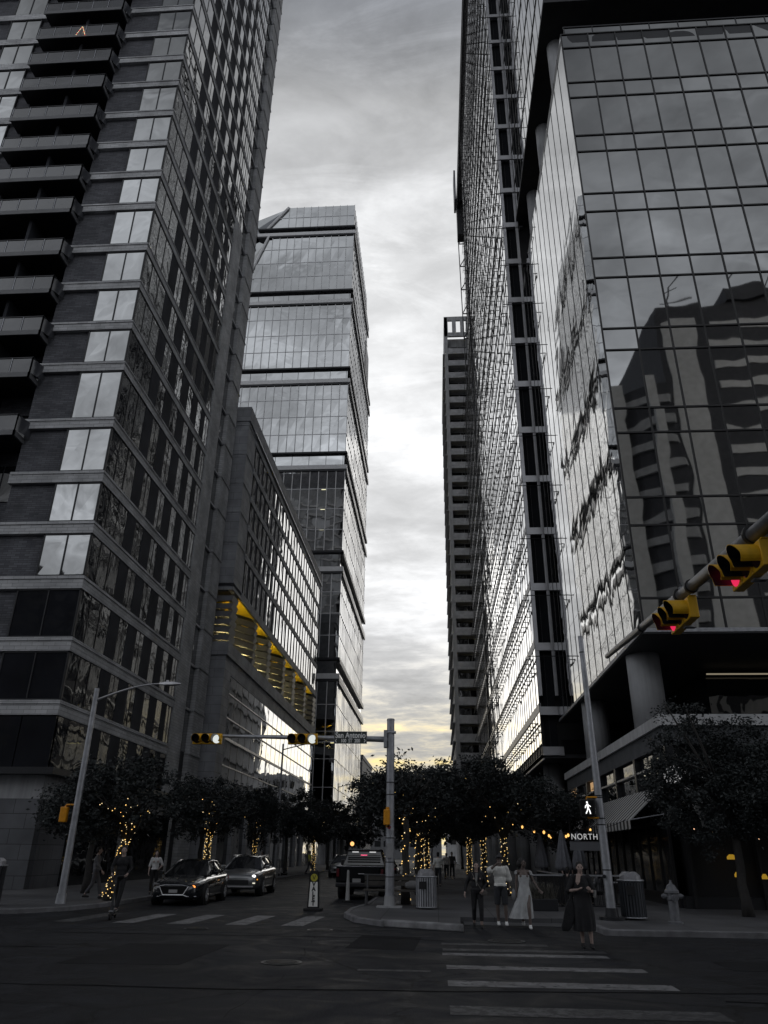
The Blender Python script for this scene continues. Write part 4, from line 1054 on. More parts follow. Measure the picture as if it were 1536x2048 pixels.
tree(-1.15,29.6,4,1.5,3.7,1.0,'slim lit tree directly behind the central signal pole',21,light=110,lightlab=TL+'the slim tree hidden behind the central signal pole',ncl=70)
tree(-.85,36.2,5,2.9,3.95,1.65,'broad round street tree behind the central signal pole, left of the walk',22,light=170,lightlab=TL+'the broad tree behind the litter bin',ncl=290,asym=(-.9,.3))
tree(-.9,44.5,6,2.6,4.2,1.7,'street tree behind the broad round one along the kerb of the walk',23,light=150,lightlab=TL+'the second kerb tree along the walk',ncl=190,ls=1.15)
tree(-.7,55,6,2.7,4.4,1.9,'third kerb tree along the walk far behind the litter bin',24,light=200,lightlab=TL+'the third kerb tree along the walk',ncl=170,ls=1.3)
tree(-.8,68,6,3.0,4.8,2.1,'fourth kerb tree along the walk',25,light=160,lightlab=TL+'the fourth kerb tree along the walk',ncl=170,ls=1.5)
tree(-1.2,84,7,3.2,5.2,2.3,'farthest kerb tree at the left side of the walk',26,ncl=170,ls=1.6)
tree(3.0,36.6,5,3.0,3.9,1.75,'widest dark tree over the walk behind the pedestrians',31,light=190,lightlab=TL+'the widest tree behind the man in the white shirt',ncl=300)
tree(2.6,46,6,2.8,4.2,1.8,'dark tree in the middle of the walk behind the widest one',32,light=200,lightlab=TL+'the middle tree behind the woman in black',ncl=200,ls=1.2)
tree(2.2,57,6,2.8,4.4,1.9,'third tree of the inner row over the walk',33,light=240,lightlab=TL+'the third inner tree along the walk',ncl=180,ls=1.3)
tree(2.6,70,6,3.0,4.7,2.0,'fourth tree of the inner row over the walk',34,light=160,lightlab=TL+'the fourth inner tree of the walk',ncl=160,ls=1.5)
tree(5.9,40,5,2.2,3.3,1.4,'small dark tree by the restaurant terrace at the end of the awning',35,ncl=140)
tree(9.4,26.2,6,2.5,4.2,2.25,'large dark tree in front of the restaurant corner hiding the NORTH letters',41,ncl=430,leaves=95,ls=.72,asym=(.25,0))
tree(13.2,26.4,6,2.7,4.2,2.1,'dark tree at the right edge in front of the restaurant',42,ncl=380,leaves=85,ls=.74)
def fol(name,x0,x1,y,z,label): pass
# ================================================================ vehicles
PAINTD=mat('car_paint_dark',(.012,.014,.018),.22,.2,var=.05,coat=1,spec=.6)
PAINTS=mat('car_paint_silver',(.20,.205,.21),.30,.65,var=.05,coat=1)
PAINTW=mat('car_paint_white',(.50,.50,.51),.3,.1,var=.03,coat=1)
CARG=glass('car_glass',ior=1.7,wav=.05,ws=1,rough=.04)
CHROME=mat('chrome',(.55,.55,.56),.22,1,var=.03)
def wheel(t,x,y,r,w,s):
    wl=thing('wheel',None,None,(x,y,r)); wl.parent=t
    b=MB(); n=28
    pr=[(r*.62,-w/2),(r*.93,-w/2),(r,-w*.36),(r,w*.36),(r*.93,w/2),(r*.62,w/2)]
    b.loft([[(yy,rr*math.cos(2*math.pi*k/n),rr*math.sin(2*math.pi*k/n)) for k in range(n)] for rr,yy in pr],cap=False); b.build('tyre',RUB,wl,smooth=True)
    b=MB(); b.cyl((s*w*.30,0,0),(s*w*.34,0,0),r*.63,n=24,m=BLACK)
    for k in range(5):
        a=2*math.pi*k/5; c,si=math.cos(a),math.sin(a); b.tube([(s*w*.40,.04*c,.04*si),(s*w*.44,r*.6*c,r*.6*si)],[.035,.028],5,ALU)
    b.tube([(s*w*.42,r*.6*math.cos(a*math.pi/12),r*.6*math.sin(a*math.pi/12)) for a in range(25)],.02,5,ALU,cap=False)
    b.build('rim',None,wl)
def car(name,label,cat,x,y,rz,kind,paint,lights=True):
    T=thing(name,label,cat,(x,y,0),rz)
    # stations: y, half width, sill z, shoulder z, top z (bonnet / boot)
    if kind=='sedan':
        L=2.42; st=[(-2.42,.60,.30,.52,.60),(-2.36,.74,.22,.60,.68),(-2.15,.86,.19,.66,.76),(-1.6,.925,.18,.74,.86),(-.95,.93,.18,.82,.95),(-.2,.93,.18,.86,.97),(.8,.93,.18,.88,.98),(1.6,.92,.18,.90,1.00),(2.1,.87,.22,.92,1.03),(2.38,.74,.32,.90,1.02),(2.42,.66,.36,.80,.9)]
        gh=[(-1.0,.80,.93,.93,.0),(-.25,.74,.95,1.41,.54),(.25,.73,.95,1.46,.58),(.95,.72,.97,1.43,.56),(1.85,.70,1.0,1.06,.42)]; wr=.335; wy=(-1.46,1.38)
    else:
        L=2.36; st=[(-2.36,.62,.38,.60,.72),(-2.30,.78,.30,.70,.82),(-2.05,.90,.26,.80,.92),(-1.5,.96,.24,.90,1.02),(-1.0,.96,.24,.97,1.07),(0,.96,.24,1.0,1.10),(1.0,.97,.24,1.03,1.12),(1.7,.97,.26,1.05,1.14),(2.2,.90,.32,1.05,1.14),(2.36,.78,.42,1.0,1.08)]
        gh=[(-1.12,.84,1.05,1.06,.0),(-.45,.78,1.08,1.54,.56),(.1,.76,1.08,1.60,.60),(1.1,.74,1.10,1.57,.58),(2.0,.72,1.12,1.24,.5)]; wr=.38; wy=(-1.42,1.42)
    def ring(y,w,zs,zh,zt): return [(-w*.55,y,zs),(-w*.93,y,zs+.02),(-w,y,zs+.14),(-w*1.0,y,(zs+zh)/2+.03),(-w*.985,y,zh-.04),(-w*.93,y,zh+.03),(-w*.72,y,zt-.02),(-w*.35,y,zt+.005),(0,y,zt+.015),
        (w*.35,y,zt+.005),(w*.72,y,zt-.02),(w*.93,y,zh+.03),(w*.985,y,zh-.04),(w,y,(zs+zh)/2+.03),(w,y,zs+.14),(w*.93,y,zs+.02),(w*.55,y,zs)]
    def interp(a,c,u): return tuple(p+(q_-p)*u for p,q_ in zip(a,c))
    dense=[]
    for i in range(len(st)-1):
        for k in range(3): dense.append(interp(st[i],st[i+1],k/3))
    dense.append(st[-1])
    b=MB(); b.loft([ring(*s) for s in dense]); b.build('body',paint,T,smooth=True)
    # greenhouse
    def gring(y,w0,zb,zt,w1): 
        w1=w1 or w0*.98; return [(-w0,y,zb),(-w0*.985,y,zb+(zt-zb)*.35),(-w1-.03,y,zt-.03),(-w1*.6,y,zt),(0,y,zt+.015),(w1*.6,y,zt),(w1+.03,y,zt-.03),(w0*.985,y,zb+(zt-zb)*.35),(w0,y,zb)]
    b=MB(); b.loft([gring(*s) for s in gh]); b.build('windows',CARG,T,smooth=False)
    b=MB()
    rg=[g_ for g_ in gh[1:4]]
    b.loft([[(-w1-.035,y,zt-.05),(-w1*.6,y,zt+.012),(0,y,zt+.03),(w1*.6,y,zt+.012),(w1+.035,y,zt-.05)] for y,w0,zb,zt,w1 in rg],cap=False,closed=False); b.build('roof',paint,T,smooth=True)
    for s in (-1,1):
        b=MB(); P=[(s*(gh[0][1]),gh[0][0],gh[0][2]+.02)]+[(s*(g_[4]+.045),g_[0],g_[3]-.04) for g_ in gh[1:4]]+[(s*(gh[4][1]),gh[4][0],gh[4][3])]
        b.tube(P,[.035,.04,.04,.045,.05],6); yy=gh[2][0]+.1; b.tube([(s*(gh[2][4]+.05),yy,gh[2][3]-.05),(s*.82,yy-.02,gh[2][2])],.035,6); b.build('pillar',paint,T,smooth=True)
        m=MB(); m.loft([[(s*.93,gh[0][0]+.25,zz),(s*1.10,gh[0][0]+.22,zz),(s*1.12,gh[0][0]+.34,zz),(s*.93,gh[0][0]+.36,zz)] for zz in (gh[0][2]+.02,gh[0][2]+.15)]); m.build('mirror',paint,T,bevel=.02)
        for yy in wy:
            a=MB(); a.cyl((s*.70,yy,wr),(s*.935 if kind=='sedan' else s*.972,yy,wr),wr+.07,n=30); a.build('wheel_arch',BLACK,T); wheel(T,s*(.86 if kind=='sedan' else .89),yy,wr,.22,s)
        h=MB(); yy=-L+.12; w=st[2][1]
        hz=.64 if kind=='sedan' else .79
        h.loft([[(s*(w-.34),yy-.05,hz-.06),(s*(w-.34),yy-.04,hz+.05),(s*(w-.34),yy+.1,hz+.05),(s*(w-.34),yy+.1,hz-.06)],[(s*(w-.06),yy+.06,hz-.06),(s*(w-.07),yy+.08,hz+.09),(s*(w-.07),yy+.2,hz+.09),(s*(w-.06),yy+.2,hz-.06)]])
        h.build('headlight',mat('headlight_glass',(.10,.10,.11),.1),T)
        tl=MB(); tl.box(s*.5,s*.84,L-.08,L-.01,.74,.86); tl.build('tail_light',mat('tail_red',(.25,.01,.02),.25),T)
        d=MB(); d.box(s*(st[5][1]+.002),s*(st[5][1]+.018),-.1,.06,st[5][3]-.12,st[5][3]-.09); d.box(s*(st[5][1]+.002),s*(st[5][1]+.018),.85,1.0,st[5][3]-.1,st[5][3]-.07); d.box(s*(st[5][1]-.0),s*(st[5][1]+.012),-1.0,1.3,st[5][2]+.1,st[5][2]+.13); d.build('door_trim',CHROME,T)
    if kind=='sedan':
        b=MB(); b.prism([(-.46,-L-.012),(.46,-L-.012),(.46,-L+.2),(-.46,-L+.2)],.38,.62); b.build('grille',mat('grille',(.015,.015,.016),.4,.5),T)
        b=MB(); b.tube([(-.52,-L-.0,.62),(-.3,-L-.04,.66),(.3,-L-.04,.66),(.52,-L-.0,.62),(.36,-L-.03,.36),(-.36,-L-.03,.36),(-.52,-L-.0,.62)],.016,6); b.tube([(-.80,-L+.12,.30),(-.5,-L-.0,.30),(-.38,-L-.04,.34),(.38,-L-.04,.34),(.5,-L-.0,.30),(.80,-L+.12,.30)],.018,6); b.build('chrome_trim',CHROME,T)
        b=MB(); b.box(-.15,.15,-L-.05,-L-.03,.42,.52); b.build('number_plate',mat('plate',(.35,.35,.36),.5),T)
        b=MB(); b.ell((.66,-L+.10,.60),(.085,.05,.055),12,8); b.build('turn_signal',emis('amber_lamp',(1,.30,.06),2.2),T)
    else:
        b=MB(); b.prism([(-.5,-L-.012),(.5,-L-.012),(.5,-L+.2),(-.5,-L+.2)],.46,.64); b.build('grille',BLACK,T)
        b=MB(); b.box(-.7,.7,-L-.03,-L+.1,.36,.41); b.build('lower_trim',ALU,T)
        b=MB()
        for s in (-1,1): 
            fb=MB(); fb.ell((s*.70,-L+.10,.79),(.085,.05,.06),12,8); fb.build('lamp',emis('white_lamp',(1,1,.97),1.7) if s>0 else mat('headlight_glass',(.10,.10,.11),.1),T)
            fb=MB(); fb.box(s*.58,s*.78,-L+.02,-L+.08,.50,.54); fb.build('fog_lamp',emis('fog_lamp',(1,.95,.75),1.0) if s>0 else ALU,T)
        b=MB(); b.ell((.83,-L+.2,.66),(.04,.04,.03),8,6); b.build('marker_lamp',emis('amber_lamp2',(1,.4,.05),1.0),T)
        for s in (-1,1):
            b=MB(); b.tube([(s*.66,-.4,1.60),(s*.66,1.2,1.62)],.02,6); b.build('roof_rail',ALU,T)
    return T
car('parked_car','black sedan with chrome-rimmed grille and a glowing amber lamp stopped at the left crossing','car',-9.35,31.0,.03,'sedan',PAINTD)
car('parked_car','silver crossover with its headlight on waiting behind the black sedan','car',-8.75,37.6,.03,'suv',PAINTS)
def pickup(x,y):
    T=thing('pickup_truck','black pickup seen from behind, parked at the kerb beside the central pole','pickup truck',(x,y,0),0)
    def box(n,a,m=PAINTD,bev=.04):
        return MB().box(*a).build(n,m,T,bevel=bev)
    b=MB(); b.loft([[(-w,yy,z0),(w,yy,z0),(w,yy,z1),(-w,yy,z1)] for yy,w,z0,z1 in ((0,.96,.55,1.22),(.1,1.0,.5,1.26),(3.2,1.0,.5,1.28),(5.4,.98,.5,1.18),(5.75,.85,.55,1.05))]); b.build('body',mat('truck_paint',(.007,.008,.010),.6,spec=.15),T,bevel=.05)
    box('tailgate',(-.80,.80,-.06,.0,.68,1.22),mat('tailgate_paint',(.008,.009,.011),.6,spec=.15))
    box('tailgate_highlight',(-.98,.98,-.05,.05,1.235,1.265),STEEL,.01)  # highlight along the tailgate's top edge, made as a pale strip
    b=MB(); b.loft([[(-w,yy,z0),(w,yy,z0),(w*k,yy,z1),(-w*k,yy,z1)] for yy,w,z0,z1,k in ((1.75,.90,1.25,1.28,.98),(1.95,.90,1.25,1.86,.80),(3.3,.90,1.25,1.90,.80),(4.1,.90,1.2,1.24,.98))]); b.build('cab',CARG,T)
    box('roof',(-.72,.72,1.98,3.3,1.86,1.92),PAINTD,.03)
    b=MB(); b.tube([(-.88,1.8,1.28),(-.72,1.92,1.86),(.72,1.92,1.86),(.88,1.8,1.28)],.035,6)
    for k in range(3): b.box(-.72,.72,1.74,1.78,1.40+k*.12,1.425+k*.12)
    b.build('window_bars',BLACK,T)
    for s in (-1,1):
        box('roof_lamp',(s*.24,s*.52,1.76,1.80,1.775,1.815),emis('roof_lamp',(1,1,1),.55),.005)
        box('tail_light',(s*.86,s*.975,-.03,.03,.86,1.16),mat('tail_dark',(.10,.01,.015),.25),.01)
        wheel(T,s*.86,1.15,.40,.28,s); wheel(T,s*.86,4.7,.40,.28,s)
        box('mirror',(s*1.0,s*1.22,3.5,3.6,1.25,1.48),BLACK,.03)
    box('brake_light',(-.14,.14,1.74,1.77,1.65,1.685),emis('brake_lamp',(1,.12,.25),1.8),.005)
    box('bumper',(-.98,.98,-.22,-.04,.48,.64),mat('bumper',(.05,.05,.055),.35,.6),.03)
    box('number_plate',(-.28,.06,-.24,-.22,.66,.80),mat('plate',(.35,.35,.36),.5),.005)
    MB().tube([(.25,-.22,.45),(.25,-.34,.45)],.03,8).build('tow_hitch',BLACK,T)
    b=MB(); b.tube([(-.06,-.1,.97),(.2,-.1,.97)],.02,6); b.build('handle',CHROME,T)
pickup(-3.22,33.9)
car('parked_car','pale parked car half hidden behind the black pickup','car',-3.6,46.5,math.pi,'suv',PAINTW)
car('parked_car','dark car parked further along the kerb beyond the pale one','car',-3.7,57.5,math.pi,'sedan',PAINTD)
car('parked_car','small distant silver car coming down the middle of the street','car',-7.6,66,.0,'suv',PAINTS)
# far warning lamp by the street
T=thing('warning_lamp','round amber lamp glowing on a thin post left of the black pickup','lamp',(-5.05,48,0))
MB().tube([(0,0,0),(0,0,2.15)],.03,8).build('post',BLACK,T); MB().ell((0,-.05,2.25),(.12,.06,.12),14,8).build('lamp_glass',emis('amber_round',(1,.48,.16),1.6),T)
MB().tube([(.13*math.cos(a*math.pi/8),-.02,2.25+.13*math.sin(a*math.pi/8)) for a in range(17)],.02,6,cap=False).build('rim',BLACK,T)

# ================================================================ people
SKIN=mat('skin',(.36,.27,.24),.55,var=.08,vs=12); SKIND=mat('skin_dark',(.13,.10,.09),.55,var=.08,vs=12)
HAIR=mat('hair_dark',(.012,.011,.012),.6,var=.3,vs=30,bump=.5,bs=60)
def cloth(n,c,r=.85): return mat('cloth_'+n,c,r,var=.18,vs=6,bump=.9,bs=9)
def remesh(mb,name,m,parent,vox,smooth=2):
    me=bpy.data.meshes.new('t'); me.from_pydata([tuple(v) for v in mb.v],[],mb.f); me.update()
    bm=bmesh.new(); bm.from_mesh(me); bmesh.ops.recalc_face_normals(bm,faces=bm.faces); bm.to_mesh(me); bm.free()
    o=bpy.data.objects.new('t',me); COL.objects.link(o)
    r=o.modifiers.new('r','REMESH'); r.mode='VOXEL'; r.voxel_size=vox; r.use_smooth_shade=True
    if smooth: s=o.modifiers.new('s','SMOOTH'); s.iterations=smooth; s.factor=.5
    bpy.context.view_layer.update()
    m2=bpy.data.meshes.new_from_object(o.evaluated_get(bpy.context.evaluated_depsgraph_get())); bpy.data.objects.remove(o)
    m2.name=name; m2.materials.clear(); m2.materials.append(m); m2.polygons.foreach_set('use_smooth',[True]*len(m2.polygons))
    q=bpy.data.objects.new(name,m2); COL.objects.link(q); q.parent=parent; return q
def caps(b,pts,rs,n=10):
    b.tube(pts,rs,n)
    for p,r in zip(pts,rs): b.ell(p,(r,r,r),n,7)
def hand(b,w,d,pn,side,curl=.5,s=1):
    """w wrist, d pointing direction, pn palm normal, side +1/-1 where the thumb leaves"""
    d=Vector(d).normalized(); pn=Vector(pn); pn=(pn-d*pn.dot(d)).normalized(); t=d.cross(pn)*side; w=Vector(w)
    caps(b,[w,w+d*.05*s,w+d*.085*s],[.021*s,.026*s,.026*s],8)
    for o in (-.022,0,.022): caps(b,[w+d*.03*s+t*o*s,w+d*.09*s+t*o*s],[.015*s,.014*s],7)
    for k,(o,L) in enumerate(((.033,.068),(.011,.078),(-.011,.072),(-.031,.056))):
        p=w+d*.09*s+t*o*s; a=curl*.5; pts=[p]
        for seg in (.45,.32,.23):
            a+=curl*.55; pts.append(pts[-1]+(d*math.cos(a)+pn*math.sin(a))*L*seg*s*1.1)
        caps(b,pts,[.0105*s,.0095*s,.009*s,.008*s],6)
    p=w+d*.025*s+t*.022*s; caps(b,[p,p+(d*.5+t*.75+pn*.25)*.04*s,p+(d*.85+t*.75+pn*.45)*.06*s],[.0125*s,.011*s,.0095*s],6)
def person(label,x,y,z,rz,H,J=None,top=None,bottom=None,shoes=None,hair=None,hairl='short',skin=None,sleeve=1.0,leg=1.0,fem=False,vox=.011,headrot=0,hat=None,group=None,dress=None,curls=(.5,.5),hd=None,slim=1.0,loose=1.0):
    T=thing('person',label,'person',(x,y,z),rz,group); s=H/1.75; T.scale=(s,s,s)
    S=dict(hL=(.09,0,.93),hR=(-.09,0,.93),kL=(.105,-.01,.50),kR=(-.105,-.01,.50),aL=(.11,.04,.085),aR=(-.11,.04,.085),
      sL=(.185,0,1.42),sR=(-.185,0,1.42),eL=(.245,.03,1.13),eR=(-.245,.03,1.13),wL=(.255,-.06,.88),wR=(-.255,-.06,.88),head=(0,-.02,1.63),chest=(0,0,1.27),pelvis=(0,0,.97))
    if fem: S['sL']=(.165,0,1.41); S['sR']=(-.165,0,1.41)
    if J: S.update(J)
    V={k:Vector(v) for k,v in S.items()}; sk=skin or SKIN
    b=MB(); hp=V['head']; yaw=headrot; fwd=Vector((math.sin(yaw),-math.cos(yaw),0)); rt=Vector((math.cos(yaw),math.sin(yaw),0)); up=Vector((0,0,1))
    def h(a,f,u): return hp+rt*a+fwd*f+up*u
    caps(b,[V['chest']+Vector((0,.01,.17)),h(0,-.015,-.07)],[.06,.052])
    # skull, jaw, chin, nose, lips, ears, brow
    b.ell(h(0,-.015,.03),(.074,.088,.088),14,10); b.ell(h(0,.015,-.035),(.060,.068,.070),12,8); b.ell(h(0,.052,-.083),(.028,.026,.024),8,6)
    caps(b,[h(0,.080,.015),h(0,.098,-.022)],[.011,.016],8); b.ell(h(0,.078,-.055),(.026,.014,.009),8,6)
    for q in (-1,1): b.ell(h(q*.074,-.005,-.01),(.010,.018,.030),8,6); b.ell(h(q*.030,.072,.028),(.024,.014,.008),8,5); b.ell(h(q*.038,.056,-.02),(.022,.022,.022),8,6)
    c=V['chest']; pv=V['pelvis']
    sw=.155 if fem else .17
    b.ell(c+Vector((0,0,.05)),(sw*slim,.105,.155),14,9); b.ell((c+pv)/2,(.125*slim,.09,.15),12,8); b.ell(pv,(.158*slim,.11,.115),14,8)
    caps(b,[V['sL'],c+Vector((.05,0,.13)),c+Vector((-.05,0,.13)),V['sR']],[.055,.065,.065,.055])
    if fem:
        for q in (-1,1): b.ell(c+Vector((q*.07,-.08,.03)),(.06,.05,.06),10,7)
    for q in 'LR':
        caps(b,[V['s'+q],V['e'+q].lerp(V['s'+q],.5),V['e'+q],V['w'+q].lerp(V['e'+q],.65),V['w'+q]],[.050*slim,.045*slim,.036,.037,.024])
        caps(b,[V['h'+q],V['k'+q].lerp(V['h'+q],.5),V['k'+q],V['k'+q].lerp(V['a'+q],.35),V['a'+q]],[.088*slim,.074*slim,.052,.054,.034])
        a=V['a'+q]; caps(b,[a+Vector((0,.02,-.045)),a+Vector((0,-.09,-.05)),a+Vector((0,-.15,-.06))],[.032,.03,.022])
        dd=V['w'+q]-V['e'+q]; side=1 if q=='L' else -1
        H_=(hd or {}).get(q); hand(b,V['w'+q],H_[0] if H_ else dd,H_[1] if H_ else Vector((-side,0.2,0)),(H_[2] if H_ else side*1),curls[0 if q=='L' else 1])
    remesh(b,'body',sk,T,vox)
    eyes=MB(); 
    for q in (-1,1): eyes.ell(h(q*.030,.073,.006),(.011,.007,.006),8,5)
    eyes.build('eyes',BLACK,T)
    if top:
        t=MB(); g_=.022*loose
        t.ell(c+Vector((0,0,.04)),(sw+g_,.12+g_*.5,.165),16,10); t.ell((c+pv)/2,(.135*slim+g_,.105+g_*.5,.17),14,8); t.ell(pv+Vector((0,0,.02)),(.150*slim+g_,.115+g_*.5,.10),14,8)
        caps(t,[V['sL'],c+Vector((.06,0,.135)),c+Vector((-.06,0,.135)),V['sR']],[.066,.07,.07,.066])
        for q in 'LR':
            if sleeve>0:
                e=V['s'+q].lerp(V['e'+q],min(1,sleeve)); P=[V['s'+q],e]; r_=[.070*slim,.062*slim*loose]
                if sleeve>1: P.append(V['e'+q].lerp(V['w'+q],sleeve-1)); r_[-1]=.052; r_.append(.040)
                caps(t,P,r_)
        remesh(t,'top',top,T,vox*1.2,3)
    if bottom:
        t=MB(); t.ell(pv,(.172*slim,.128,.12),14,8)
        for q in 'LR':
            k=V['k'+q]; hq=V['h'+q]
            if leg<=1: P=[hq,hq.lerp(k,leg)]; r_=[.100*slim,.082*slim]
            else: P=[hq,k,k.lerp(V['a'+q],leg-1)]; r_=[.100*slim,.070*slim,.058]
            t.tube(P,r_,14); t.ell(hq,(.1*slim,.1,.1),12,8)
            if leg>1: t.ell(k,(.070*slim,.070,.07),10,7)
        remesh(t,'bottom',bottom,T,vox*1.2,3)
    if shoes:
        for q in 'LR':
            a=V['a'+q]; t=MB(); caps(t,[a+Vector((0,.035,-.04)),a+Vector((0,-.07,-.045)),a+Vector((0,-.145,-.055))],[.046,.044,.034]); t.ell(a+Vector((0,.01,-.0)),(.045,.055,.03),10,6); remesh(t,'shoe',shoes,T,vox,1)
    if hair:
        t=MB(); t.ell(h(0,-.03,.052),(.086,.092,.085),16,10); t.ell(h(0,-.055,-.01),(.078,.065,.095),12,8)
        if hairl=='long': 
            for q in (-1,0,1): caps(t,[h(q*.05,-.065,.0),h(q*.07,-.08,-.14),h(q*.07,-.07,-.26)],[.045,.05,.028])
            for q in (-1,1): caps(t,[h(q*.070,-.02,.04),h(q*.088,-.01,-.08),h(q*.085,.02,-.2)],[.022,.028,.018])
        if hairl=='bun': t.ell(h(0,-.1,.09),(.05,.05,.05),10,8)
        if hairl=='volume': t.ell(h(0,-.08,0),(.12,.09,.12),14,9); t.ell(h(0,-.05,.08),(.10,.09,.07),12,8)
        remesh(t,'hair',hair,T,vox,1)
    if hat:
        t=MB(); t.ell(h(0,-.01,.075),(.09,.10,.075),16,9); 
        if hat[1]: t.cyl(h(0,-.005,.068),h(0,-.005,.078),.15,.14,20)
        else: t.prism([(h(0,0,0).x-.07,h(0,0,0).y-.08),(h(0,0,0).x+.07,h(0,0,0).y-.08),(h(0,0,0).x+.05,h(0,0,0).y-.17),(h(0,0,0).x-.05,h(0,0,0).y-.17)],hp.z+.05,hp.z+.06)
        t.build('hat',hat[0],T,smooth=True)
    if dress:
        m,rings=dress; n=64; t=MB(); R_=[]
        for (zz,cx,cy,rx,ry,fa) in rings:
            R_.append([(cx+(rx*(1+fa*math.sin(k*2*math.pi/n*11+zz*2)+fa*.6*math.sin(k*2*math.pi/n*5+1)))*math.cos(2*math.pi*k/n),cy+(ry*(1+fa*math.sin(k*2*math.pi/n*11+zz*2)))*math.sin(2*math.pi*k/n),zz) for k in range(n)])
        t.loft(R_,cap=False); t.build('dress',m,T,smooth=True)
    return T
WSH=mat('shoe_white',(.92,.92,.92),.5,var=.05); BSH=mat('shoe_black',(.015,.015,.017),.5)
def bag_on(T,pts,r,body,m,name='bag'):
    b=MB(); b.tube(pts,.008,5); o=b.build(name+'_strap',m,T); 
# woman in black with cross-body bag
t=person('woman in a black open jacket and trousers with a pale cross-body strap, leftmost walking pedestrian',1.03,22.2,0,.05,1.58,
  J=dict(aL=(.10,-.06,.085),kL=(.10,-.09,.51),aR=(-.09,.22,.12),kR=(-.10,.02,.50),eR=(-.30,.06,1.15),wR=(-.36,-.08,.93),eL=(.27,.05,1.15),wL=(.16,-.17,1.0)),
  top=cloth('black',(.014,.014,.017)),bottom=cloth('black',(.014,.014,.017)),shoes=BSH,hair=HAIR,hairl='long',sleeve=1.85,leg=1.75,fem=True,loose=1.9,vox=.009)
b=MB(); b.loft([[(-.045,-.13,1.44),(.03,-.13,1.44),(.03,-.11,1.44),(-.045,-.11,1.44)],[(-.05,-.175,1.25),(.0,-.175,1.25),(.0,-.14,1.25),(-.05,-.14,1.25)],[(-.03,-.17,1.1),(.0,-.17,1.1),(.0,-.13,1.1),(-.03,-.13,1.1)]]); b.build('blouse',cloth('pale',(.20,.20,.20)),t)
b=MB(); b.tube([(-.14,-.05,1.45),(-.05,-.175,1.25),(.08,-.18,1.05),(.15,-.15,.98)],.009,6); b.build('bag_strap',cloth('strap',(.16,.15,.14)),t)
b=MB(); b.box(.10,.27,-.21,-.13,.86,.99); b.build('bag',cloth('bagtan',(.11,.10,.095)),t,bevel=.02)
# man in white shirt and shorts shading his face
person('man in loose white shirt, dark shorts and white sneakers raising an arm to his hat',1.73,23.2,0,.02,1.74,
  J=dict(eR=(-.30,-.17,1.36),wR=(-.10,-.27,1.53),eL=(.25,.05,1.13),wL=(.25,.02,.88),aL=(.12,-.02,.085),kL=(.11,-.05,.5),aR=(-.09,.05,.085)),
  top=cloth('white',(.66,.66,.64)),bottom=cloth('charcoal',(.028,.03,.036)),shoes=WSH,hair=HAIR,skin=SKIND,sleeve=.92,leg=.98,loose=1.5,vox=.009,hat=(cloth('hat',(.045,.045,.05)),True),hd={'R':((.9,0,.3),(0,.8,-.2),1)})
# woman in long pale dress
t=person('woman in a long pale flowing dress and white sneakers, head turned to the side',2.31,22.5,0,0,1.66,
  J=dict(aL=(.09,-.22,.085),kL=(.08,-.2,.52),aR=(-.05,.25,.14),kR=(-.08,.05,.48),eR=(-.21,.02,1.14),wR=(-.23,-.02,.88),eL=(.27,.02,1.18),wL=(.40,-.10,.97)),
  shoes=WSH,hair=HAIR,hairl='volume',skin=SKIND,fem=True,vox=.009,headrot=.9,slim=.9,hd={'L':((.6,-.3,-.7),(0,-.5,.2),1)},
  dress=(cloth('palegrey',(.44,.45,.46)),[(1.33,0,-.01,.155,.125,.0),(1.22,0,-.01,.160,.135,.01),(1.10,0,-.005,.135,.115,.01),(1.0,0,0,.155,.13,.015),(.85,-.01,0,.19,.16,.03),(.6,-.05,.02,.24,.22,.06),(.4,-.09,.03,.28,.27,.08),(.24,-.13,.04,.32,.30,.09)]))
b=MB(); b.loft([[(.155,-.06,1.45),(.235,-.06,1.44),(.235,.06,1.44),(.155,.06,1.45)],[(.18,-.07,1.33),(.265,-.07,1.31),(.265,.05,1.31),(.18,.07,1.33)]]); b.loft([[(-.235,-.05,1.44),(-.155,-.05,1.45),(-.155,.05,1.45),(-.235,.05,1.44)],[(-.25,-.05,1.34),(-.18,-.05,1.34),(-.18,.05,1.34),(-.25,.05,1.34)]]); b.build('sleeves',cloth('palegrey',(.44,.45,.46)),t,bevel=.02)
b=MB(); b.ell((-.30,.0,.82),(.07,.10,.16),12,9); b.build('bag',cloth('palebag',(.22,.22,.23)),t,smooth=True)
# woman in black with phone and cup
t=person('woman in a long black dress looking at her phone while crossing, nearest pedestrian',3.07,18.05,0,-.05,1.63,
  J=dict(aL=(.12,-.05,.085),kL=(.10,-.07,.5),aR=(-.06,.06,.085),kR=(-.08,.0,.5),eR=(-.31,-.05,1.14),wR=(-.10,-.25,1.18),eL=(.27,-.02,1.14),wL=(.17,-.24,1.14)),
  top=cloth('black',(.014,.014,.017)),shoes=BSH,hair=HAIR,hairl='bun',skin=SKIN,sleeve=.95,leg=1.0,fem=True,vox=.009,slim=1.12,hd={'R':((.8,-.3,.3),(.2,-.2,.8),1),'L':((-.3,-.8,.5),(-.5,0,.5),1)},
  dress=(cloth('black',(.014,.014,.017)),[(1.42,0,0,.12,.10,0),(1.3,0,-.01,.18,.145,.01),(1.12,0,0,.175,.145,.01),(.95,0,0,.205,.17,.02),(.7,.0,.0,.235,.2,.03),(.45,.0,.02,.24,.21,.05),(.34,-.01,.02,.235,.21,.06)]))
b=MB(); b.box(-.015,.055,-.335,-.325,1.2,1.33); b.build('phone',BLACK,t,bevel=.004)
